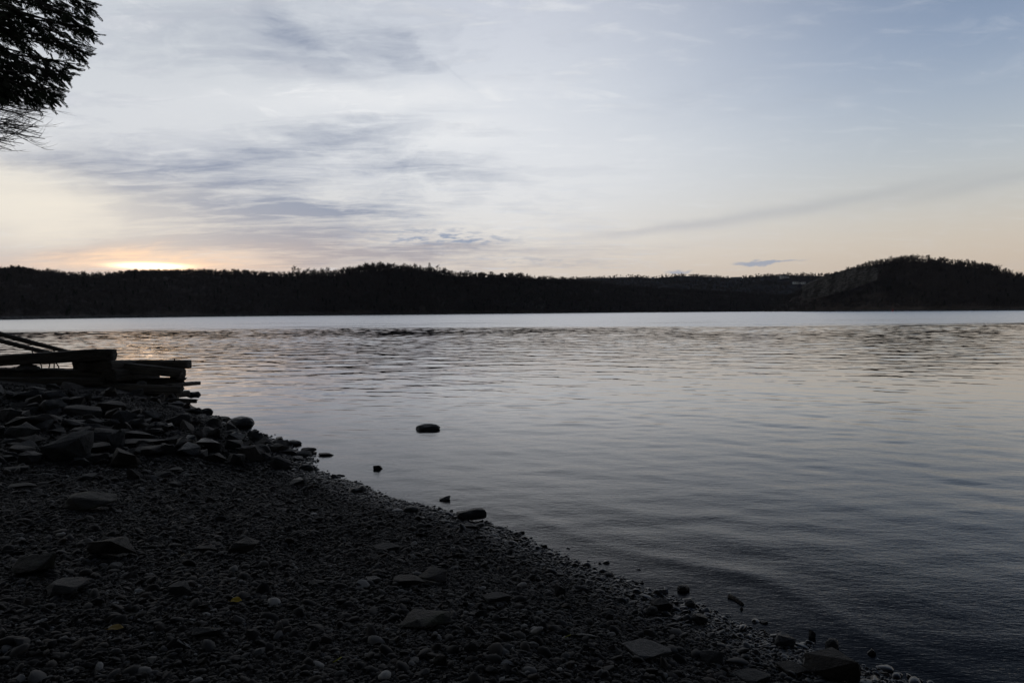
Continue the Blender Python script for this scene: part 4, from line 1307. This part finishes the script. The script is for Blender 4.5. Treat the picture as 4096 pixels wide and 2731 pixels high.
def in_cliff(px, t):
    return (px > 3200) & (px < 3520) & (t > .14) & (t < .84) & (np.sin(px * 12.9898 + t * 78.233) * 43758.5 % 1 < .72)


HOUSES = [("white house with chimneys highest among trees on the distant ridge", 3133, 1114, 17, 11, 9, 7, True),
          ("long low white house below the one with chimneys", 3184, 1135, 15, 6, 9, 6, False),
          ("small pale house right of the long low one by the headland", 3214, 1137, 11, 6.5, 9, 0, False),
          ("long low pale building left of the white house on the ridge", 2945, 1111, 34, 4.5, 7, 0, False),
          ("tiny pale house at the left end of the distant ridge", 2611, 1110, 8, 5, 8, 0, False)]


def row_of(px, py):
    """slope fraction on the distant ridge whose ground shows at photo row py"""
    best = .5
    for t in np.linspace(.3, .985, 120):
        p = surf(VB, XB, np.array([float(px)]), np.array([t]))[0]
        c_ = CM.to_3x3().inverted() @ (Vector(p) - Vector((0, 0, CAM_H)))
        y = 1365.5 - c_.y / -c_.z * F
        best = t
        if y <= py: break
    return best


HT = [row_of(h_[1], h_[2]) for h_ in HOUSES]


def by_house(px, t):
    k = np.zeros(px.shape, bool)
    for h_, t_ in zip(HOUSES, HT):
        half = (h_[3] / 2 + h_[6]) / 2000 * F + 3
        k |= (np.abs(px - h_[1]) < half) & (t < t_ + .015) & (t > t_ - .16)
    return k


wood("hillside_woodland", "bare dark woodland covering the long hill across the river", VA, XA, 15000, ([-700, 0, 1100, 1300, 1800, 2300, 3800], [8, 8, 9, 11, 11, 10, 9]), None, 5)
wood("crest_woodland", "close set bare trees forming the ragged crest of the long hill", VA, XA, 5200, ([-700, 0, 1050, 1120, 1380, 1440, 1600, 1660, 1860, 1900, 2300, 3800], [8, 8, 8, 6, 7, 13, 13, 8, 7, 10, 10, 9]), None, 15, tmin=.88, lowest=.22)
wood("headland_crest_woodland", "close set bare trees along the headland's crest", VR, XR, 2200, ([3000, 3300, 3600, 3680, 4040, 4100, 5200], [6, 8, 11, 5, 5, 9, 9]), None, 17, tmin=.88, lowest=.25)
wood("distant_woodland", "bare woodland on the low bluish ridge behind the middle shore", VB, XB, 9000, ([0, 4000], [11, 11]), None, 6, ever=.12, tpow=.7, mask=by_house)
wood("headland_woodland", "bare woodland on the headland hill right of the rock face", VR, XR, 6000, ([3000, 3300, 3600, 5200], [6, 8, 11, 11]), None, 7, mask=in_cliff)


# trees one can tell apart on the crests
def crest_tree(px, top_y, V, xs, t, label, group, kind, min_h=None, rs_=random.Random(4), wide=1.0):
    p = surf(V, xs, np.array([float(px)]), np.array([t]))[0]
    D = math.hypot(p[0], p[1]); d = ray(px, top_y); zt = CAM_H + d.z / math.hypot(d.x, d.y) * D
    h = max(zt - p[2], min_h or 5.0)
    root = empty("evergreen_tree" if kind == 9 else "bare_tree", (p[0], p[1], p[2] - .3))
    root.rotation_euler = (0, 0, rs_.uniform(0, 6.28))
    hp = 12.0 if kind == 9 else 14.0
    tm, cm = con_me if kind == 9 else tree_protos[kind]
    root.scale = (h / hp * wide, h / hp * wide, h / hp)
    link("trunk", tm, root); link("crown", cm, root)
    tag(root, label, "tree", group)
    return root


cr = random.Random(9)
SHAPES = ["tall narrow", "open spreading", "round topped", "forked", "wide crowned", "leaning twiggy", "low bushy", "broad bushy", "dense many stemmed", "dark pointed evergreen"]


def crest_name(zone, ever=False):
    k = 9 if ever and cr.random() < .12 else cr.randrange(9)
    w = SHAPES[k] + (" tree on " if k == 9 else " bare tree on ")
    return w + zone, SHAPES[k] + " trees on " + zone, k


special = {1178: ("tall lone bare tree where the long hill's crest begins to rise", 1060, 1), 1196: ("bare tree close right of the first tall one on the crest", 1068, 5),
           1236: ("slim bare tree left of the crest's open gap", 1066, 3), 1290: ("round headed bare tree standing clear on the rising crest", 1063, 2),
           1312: ("thin bare tree beside the round headed one on the crest", 1064, 0), 1420: ("large spreading bare tree starting the dense crest clump", 1052, 7),
           1468: ("broadest round crowned tree on the crest's high part", 1047, 4), 1522: ("tallest forked bare tree at the crest's highest part", 1043, 1),
           1570: ("tall bare tree right of the tallest forked one", 1045, 6), 1640: ("wide bare tree right of the crest's middle", 1050, 2),
           1718: ("dark dense crowned tree near the crest's right shoulder", 1050, 9), 1754: ("thin tall bare tree standing over the crest's right shoulder", 1053, 3),
           1800: ("last tall bare tree before the crest drops away", 1064, 8)}
for px, (lab, ty, kd) in special.items():
    crest_tree(px, ty, VA, XA, .985, lab, "trees along the hill crest", kd, wide=1.15)
tx, ty = prof(A_TOP)
for i in range(115):
    px = (cr.uniform(1130, 2320) if i % 3 else cr.uniform(1130, 1870)) if i < 95 else cr.uniform(-60, 1130)
    zone = ("the long hill's far left crest" if px < 350 else "the crest under the sunset glow" if px < 800 else "the long hill's low left crest" if px < 1130 else "the rising part of the long hill's crest" if px < 1380
            else "the highest part of the long hill's crest" if px < 1620 else "the right shoulder of the long hill's crest" if px < 1850 else "the falling right end of the long hill's crest" if px < 2100 else "the low right tail of the long hill's crest")
    crest_tree(px, np.interp(px, tx, ty) + cr.uniform(-5, 6), VA, XA, cr.uniform(.94, 1.0), *crest_name(zone), 7)
tx, ty = prof(R_TOP)
for i in range(86):
    px = cr.uniform(3290, 4130) if i % 2 else cr.uniform(3640, 4090)
    zone = ("the headland's slope above the rock face" if px < 3480 else "the headland's left shoulder" if px < 3620 else "the headland's summit" if px < 3780
            else "the crest just right of the headland's summit" if px < 3930 else "the falling right end of the headland's crest")
    crest_tree(px, np.interp(px, tx, ty) + cr.uniform(-5, 6), VR, XR, cr.uniform(.95, 1.0), *crest_name(zone, True), 6)
tx, ty = prof(B_TOP)
for px, ty_, kd, lab in [(2648, 1096, 9, "leftmost dark evergreen of the pair on the low distant ridge"), (2664, 1094, 9, "pointed dark evergreen in the pair on the low distant ridge"),
                    (2690, 1093, 9, "broad dark evergreen right of the evergreen pair"), (2712, 1095, 9, "small evergreen at the end of the evergreen row"),
                    (2760, 1091, 7, "round bushy tree right of the evergreens on the distant ridge"), (2790, 1093, 4, "bushy tree touching the round one on the distant ridge"),
                    (2812, 1095, 2, "last tree of the bushy clump on the distant ridge"), (3150, 1090, 9, "pointed evergreen just right of the white house"),
                    (3060, 1093, 4, "wide tree left of the white house"), (3190, 1085, 7, "big round tree right of the pointed evergreen"),
                    (3212, 1084, 4, "tallest round tree on the distant ridge by the headland"), (3300, 1092, 2, "bare tree where ridge and headland meet"),
                    (3003, 1098, 5, "small bare tree alone on the distant ridge")]:
    crest_tree(px, ty_, VB, XB, .985, lab, "trees on the distant ridge", kd, 8, wide=1.5 if kd != 9 else 1.2)
for i in range(40):
    px = cr.uniform(2330, 3400)
    zone = ("the distant ridge left of the evergreen row" if px < 2640 else "the distant ridge right of the bushy clump" if 2640 < px < 2990 else "the distant ridge around the white house" if px < 3200 else "the distant ridge beside the headland")
    crest_tree(px, np.interp(px, tx, ty) + cr.uniform(-1, 5), VB, XB, cr.uniform(.96, 1), *crest_name(zone), 8, wide=1.3)


# ---------------------------------------------------------------- rock faces
def cliff_face(name, label, quad_fn, nu, nv, seed, mat, depth=3.0):
    V = np.zeros((nv, nu, 3))
    for i in range(nv):
        for j in range(nu):
            V[i, j] = quad_fn(j / (nu - 1), i / (nv - 1))
    u = np.linspace(0, 1, nu)[None]; w = np.linspace(0, 1, nv)[:, None]
    r = np.random.RandomState(seed)
    ledge = fbm(u * 6 + w * 3, w * 40, seed, 6, 6.0, .6, .7)
    crag = np.array([[mnoise.fractal(Vector(V[i, j]) * .11 + Vector((V[i, j][2] * .10, 0, 0)), .75, 2.1, 6) for j in range(nu)] for i in range(nv)]) * 1.3
    push = (ledge * .3 + crag * 1.3) * depth * .45
    V[..., 1] -= push; V[..., 2] += crag * .8
    V[0, :, 2] -= 3; V[-1, :, 1] += 6; V[:, 0, 1] += 6; V[:, -1, 1] += 6
    o = link(name, mesh_np(name, V.reshape(-1, 3), grid_faces(nv, nu), mat, False)); tag(o, label, "cliff")


def cliff_mat():
    m, q, b = material("pale_cliff_rock", .9, .15)
    v = q.node('ShaderNodeTexCoord').outputs['Object']
    n = q.noise(q.mapping(v, rot=(0, rad(58), 0), scale=(.6, .6, 1.5)), .3, 9, .75)
    n2 = q.noise(q.mapping(v, scale=(1.2, 1, .4)), .05, 5, .65)
    c_ = q.mix(q.maprange(n, .38, .62), (.05, .046, .043, 1), (.16, .15, .138, 1))
    q._in(b.inputs['Base Color'], q.mix(q.maprange(n2, .48, .6, 0, .85), c_, (.03, .027, .024, 1)))
    return m


M_CLIFF = cliff_mat()


def quad_right(u, v):
    # lower edge and upper edge of the bare rock in photo pixels
    px = 3215 + u * 300
    lo = np.interp(px, [3200, 3260, 3320, 3400, 3460, 3520], [1188, 1182, 1172, 1148, 1128, 1106])
    hi = np.interp(px, [3200, 3260, 3320, 3400, 3460, 3520], [1150, 1122, 1098, 1076, 1064, 1072])
    py = lo + (hi - lo) * v
    D = np.interp(px, [3200, 3520], [1120, 1040]) - 16 + 18 * v
    d = ray(px, py); k = D / math.hypot(d.x, d.y)
    return (d.x * k, d.y * k, CAM_H + d.z * k)


cliff_face("cliff", "bare grey and brown quarried rock face on the headland's left flank", quad_right, 110, 60, 3, M_CLIFF, 3.5)


def quad_low(u, v):
    px = 1640 + u * 600; lo = 1243 - u * 4; hi = np.interp(px, [1640, 1800, 2000, 2240], [1228, 1213, 1206, 1218]); py = lo + (hi - lo) * v
    D = np.interp(px, *prof(A_DS)) + 12 + 5 * v
    d = ray(px, py); k = D / math.hypot(d.x, d.y)
    return (d.x * k, d.y * k, CAM_H + d.z * k)


cliff_face("rock_outcrop", "low dark rock outcrop above the far shoreline below the hill crest", quad_low, 130, 16, 8, M_CLIFF, 2.5)

# ---------------------------------------------------------------- houses on the distant ridge
M_WHITE = plain("white_siding", (.75, .75, .74), .7, .3, .05); M_ROOF = plain("grey_shingle_roof", (.14, .14, .15), .9, .2)
M_GLASS, q, b = material("window_glass", .1, .5); b.inputs['Base Color'].default_value = (.02, .022, .025, 1)


def box(mb, x0, y0, z0, x1, y1, z1_):
    n = len(mb.v); mb.v += [Vector(p) for p in ((x0, y0, z0), (x1, y0, z0), (x1, y1, z0), (x0, y1, z0), (x0, y0, z1_), (x1, y0, z1_), (x1, y1, z1_), (x0, y1, z1_))]
    for f in ((0, 3, 2, 1), (4, 5, 6, 7), (0, 1, 5, 4), (1, 2, 6, 5), (2, 3, 7, 6), (3, 0, 4, 7)): mb.q.append(tuple(i + n for i in f))


def house(label, px, t, w, h, dpt=9, wings=0, ch=True):
    p = surf(VB, XB, np.array([float(px)]), np.array([t]))[0]
    root = empty("house", tuple(p)); root.rotation_euler = (0, 0, math.atan2(-p[0], p[1]) + rad(12))
    mb = MB(); box(mb, -w / 2, -dpt / 2, -6, w / 2, dpt / 2, h * .68)
    if wings: box(mb, w / 2 + .003, -dpt / 2 + 1, -6, w / 2 + wings, dpt / 2 - 1, h * .42)
    mb.build("wall", M_WHITE, root)
    rf = MB(); n = 0
    def gable(x0, x1, y0, y1, z0, z1_):
        n_ = len(rf.v); ym = (y0 + y1) / 2
        rf.v += [Vector(p) for p in ((x0, y0, z0), (x1, y0, z0), (x1, y1, z0), (x0, y1, z0), (x0, ym, z1_), (x1, ym, z1_))]
        rf.q += [(n_, n_ + 1, n_ + 5, n_ + 4), (n_ + 2, n_ + 3, n_ + 4, n_ + 5), (n_, n_ + 3, n_ + 2, n_ + 1)]
        rf.t += [(n_ + 1, n_ + 2, n_ + 5), (n_ + 3, n_, n_ + 4)]
    gable(-w / 2 - .5, w / 2 + .5, -dpt / 2 - .5, dpt / 2 + .5, h * .68 + .003, h)
    if wings: gable(w / 2 + .6, w / 2 + wings + .5, -dpt / 2 + .6, dpt / 2 - .6, h * .42 + .003, h * .62)
    ro = rf.build("roof", M_ROOF, root)
    if ch:
        c2 = MB(); box(c2, -w * .25, -.6, h * .75, -w * .25 + 1.1, .6, h * 1.18); c2.build("chimney", M_ROOF, ro)
    nx = max(2, int(w / 4))
    for fl in ((.12, .30), (.42, .60)):
        for i in range(nx):
            cx = -w / 2 + (i + .5) * w / nx
            wm = MB(); box(wm, cx - .7, -dpt / 2 - .06, h * fl[0], cx + .7, -dpt / 2 - .003, h * fl[1]); wm.build("window", M_GLASS, root)
    tag(root, label, "house", "houses on the distant ridge")


for h_, t_ in zip(HOUSES, HT):
    house(h_[0], h_[1], t_, h_[3], h_[4], h_[5], h_[6], h_[7])

# ---------------------------------------------------------------- red buoy
d = ray(3571, 1246); k = -CAM_H / d.z if d.z < -1e-4 else 700; k = min(k, 760 / math.hypot(d.x, d.y))
bu = empty("channel_buoy", (d.x * k, d.y * k, 0)); tag(bu, "small red channel buoy on the far water before the headland", "buoy")
M_RED = plain("red_buoy_paint", (.45, .03, .025), .5, .4)
mb = MB(); mb.tube([(0, 0, -.3), (0, 0, .05), (0, 0, .55), (0, 0, .7)], [.9, 1.0, 1.0, .7], 16); mb.build("float", M_RED, bu)
mb = MB()
for a in range(4):
    t = a * math.pi / 2 + .4; mb.tube([(math.cos(t) * .65, math.sin(t) * .65, .6), (math.cos(t) * .22, math.sin(t) * .22, 2.3)], [.07, .06], 6)
mb.tube([(0, 0, 1.4), (0, 0, 2.3)], [.42, .30], 10); mb.build("tower", M_RED, bu)
mb = MB(); mb.tube([(0, 0, 2.3), (0, 0, 2.4), (0, 0, 2.75)], [.3, .2, .14], 8); mb.build("lantern", M_RED, bu)


# ---------------------------------------------------------------- evergreen overhanging the upper left corner
def evergreen():
    r = random.Random(31)
    gx_, gy_ = P(-1150, 300, 9.6)[:2]
    root = empty("evergreen_tree", (gx_, gy_, ground_at(gx_, gy_)))
    tag(root, "dark drooping evergreen whose boughs hang into the upper left corner", "tree")
    o = Vector(root.location)
    tr = MB(); tr.tube([(0, 0, -.3), (.05, 0, 2), (0, .1, 5), (-.05, 0, 8.5), (0, 0, 11)], [.30, .24, .19, .11, .03], 12)
    tr.build("trunk", M_BARK, root, True)
    outline = [(378, 10), (335, 60), (345, 110), (368, 145), (350, 195), (322, 240), (286, 285), (258, 312), (254, 345), (224, 385), (172, 415), (120, 400), (60, 398), (0, 392)]
    br = MB(); fo = MB()

    def spray(p, d, ln):
        """a flat drooping frond: stalk with narrow scale-leaf blades either side"""
        d = d.normalized(); nrm = Vector((r.uniform(-.5, .5), -1, r.uniform(-.3, .9))).normalized()
        s = d.cross(nrm).normalized()
        n = 9
        for i in range(n):
            t = i / n; c_ = p + d * ln * t + Vector((0, 0, -.10 * ln * t * t))
            for sg in (-1, 1):
                dd = (d + s * sg * r.uniform(.35, .75) + Vector((0, 0, -.12))).normalized()
                fo.blade(c_, dd, .0050 + .002 * r.random(), ln * .46 * (1 - .55 * t) * r.uniform(.7, 1.1), dd.cross(nrm) + nrm * r.uniform(-.3, .3))
        fo.blade(p + d * ln * .8, d + Vector((0, 0, -.15)), .005, ln * .36, s)
        fo.blade(p, d, .004, ln * 1.0, s)

    # boughs end on the outline, start at the trunk
    ends = []
    for i in range(46):
        t = r.random() * (len(outline) - 1); j = int(t); u = t - j
        ex_ = outline[j][0] * (1 - u) + outline[j + 1][0] * u; ey_ = outline[j][1] * (1 - u) + outline[j + 1][1] * u
        ends.append((ex_ - r.uniform(0, 16), ey_ - r.uniform(2, 14), 1))
    for i in range(128):
        ex_ = r.uniform(-700, 370) if i % 2 else r.uniform(-120, 360); ey_ = r.uniform(-520, 395)
        lim = np.interp(ey_, [-520, 0, 145, 240, 312, 385, 410], [410, 366, 358, 312, 248, 182, 60])
        # gaps where the sky shows through
        if ex_ > lim - 15: continue
        if 110 < ex_ < 175 and 250 < ey_ < 300 and r.random() < .9: continue
        ends.append((ex_, ey_, 0))
    for ex_, ey_, rim in ends:
        Yd = r.uniform(8.6, 10.6) if not rim else r.uniform(8.8, 10.0)
        e = P(ex_, ey_, Yd) - o
        st = Vector((0, 0, max(2.2, min(10.4, e.z + r.uniform(-.3, 3.2)))))
        L = (e - st).length
        c1 = st.lerp(e, .45) + Vector((0, 0, .10 * L)); c2 = st.lerp(e, .8) + Vector((0, 0, .05 * L))
        pts = []
        for k_ in range(11):
            t = k_ / 10
            pts.append(st * (1 - t) ** 3 + c1 * 3 * t * (1 - t) ** 2 + c2 * 3 * t * t * (1 - t) + e * t ** 3)
        br.tube(pts, [.030 * (1 - t / 11.5) + .003 for t in range(11)], 5)
        nspr = 34
        for q_ in range(nspr):
            t = .42 + .58 * (q_ / (nspr - 1)) ** .8
            kk = min(9, int(t * 10)); pp = pts[kk].lerp(pts[kk + 1], t * 10 - kk); tg = (pts[kk + 1] - pts[kk]).normalized()
            d = (tg + Vector((r.gauss(0, .45), r.gauss(0, .45), r.gauss(-.28, .35)))).normalized()
            off = Vector((r.gauss(0, .035), r.gauss(0, .06), r.gauss(-.02, .035)))
            spray(pp + off, d, r.uniform(.10, .20) * (1 if t < .97 else .85))
        spray(e, pts[-1] - pts[-2], .13)
    cr_ = br.build("branches", M_BARK, root, True)
    fo.build("foliage", M_NEEDLE, root)


evergreen()


def bare_corner():
    r = random.Random(12)
    gx_, gy_ = P(-1100, 500, 14.0)[:2]
    root = empty("bare_tree", (gx_, gy_, ground_at(gx_, gy_)))
    tag(root, "leafless tree whose fine twigs reach in below the corner evergreen", "tree")
    o = Vector(root.location)
    tr = MB(); tr.tube([(0, 0, -.3), (.08, 0, 1.5), (.0, .1, 4), (.1, 0, 7.5)], [.22, .18, .13, .05], 12); tr.build("trunk", M_BARK, root, True)
    tw = MB()

    def twig(p, d, ln, rd, lev, curl):
        pts = [p]; dd = d.normalized(); n = 7
        for i in range(n):
            dd = (dd + Vector((r.gauss(0, .07), r.gauss(0, .07), curl * .06 + r.gauss(0, .05)))).normalized()
            pts.append(pts[-1] + dd * ln / n)
        tw.tube(pts, [rd * (1 - .75 * i / n) for i in range(n + 1)], 4, cap=False)
        if lev:
            for i in range(6 if lev > 1 else 4):
                k_ = r.randrange(1, n); a = (pts[k_ + 1] - pts[k_]).normalized()
                nd = (a + Vector((r.gauss(0, .25), r.gauss(0, .3), r.gauss(.0, .38)))).normalized()
                twig(pts[k_], nd, ln * r.uniform(.3, .52) * (1 - k_ / n * .3), max(rd * .5, .0035), lev - 1, 1.2)
    tips = [(185, 436), (150, 462), (158, 490), (140, 512), (152, 535), (110, 548), (128, 525), (165, 556), (80, 575), (60, 455), (100, 480), (90, 520), (40, 560), (20, 470), (30, 600), (60, 430), (120, 445), (130, 478), (118, 502), (70, 505), (60, 540), (20, 520), (95, 560), (150, 545), (45, 585), (10, 575), (100, 430), (175, 450)]
    for i, (ex_, ey_) in enumerate(tips):
        Yd = r.uniform(13, 14.6); e = P(ex_ + 15, ey_, Yd) - o
        s0 = Vector((0.02, 0, max(2.5, e.z + r.uniform(.3, 1.3))))
        m1_ = s0.lerp(e, .5) + Vector((0, 0, .35)); pts = []
        for k_ in range(12):
            t = k_ / 11; pts.append(s0 * (1 - t) ** 2 + m1_ * 2 * t * (1 - t) + e * t * t)
            if 0 < k_ < 11: pts[-1] += Vector((r.gauss(0, .02), r.gauss(0, .02), r.gauss(0, .025)))
        tw.tube(pts, [.024 * (1 - k_ / 12.5) + .0035 for k_ in range(12)], 5)
        for k_ in range(4, 11):
            a = (pts[k_ + 1] - pts[k_]).normalized()
            for _ in range(2):
                nd = (a + Vector((r.gauss(0, .2), r.gauss(0, .3), r.gauss(.0, .33)))).normalized()
                twig(pts[k_], nd, r.uniform(.45, .95), .0075, 2 if k_ < 9 else 1, .9)
    tw.build("branches", M_TWIG, root)


bare_corner()
# ---------------------------------------------------------------- thin evening air
mb = MB(); box(mb, -3600, -400, -4.0, 3600, 4200, 190)
hm = bpy.data.materials.new("evening_haze"); hm.use_nodes = True; hm.node_tree.nodes.clear()
hq = NG(hm.node_tree); hv = hq.node('ShaderNodeVolumePrincipled'); hv.inputs['Density'].default_value = .00003
hv.inputs['Color'].default_value = (.78, .84, .95, 1); hv.inputs['Anisotropy'].default_value = 0.0
ho = hq.node('ShaderNodeOutputMaterial'); hq.l.new(hv.outputs[0], ho.inputs['Volume'])
tag(mb.build("haze", hm), kind='stuff')
print("rocks", len(ROCK_LIST), "objects", len(COL.objects))
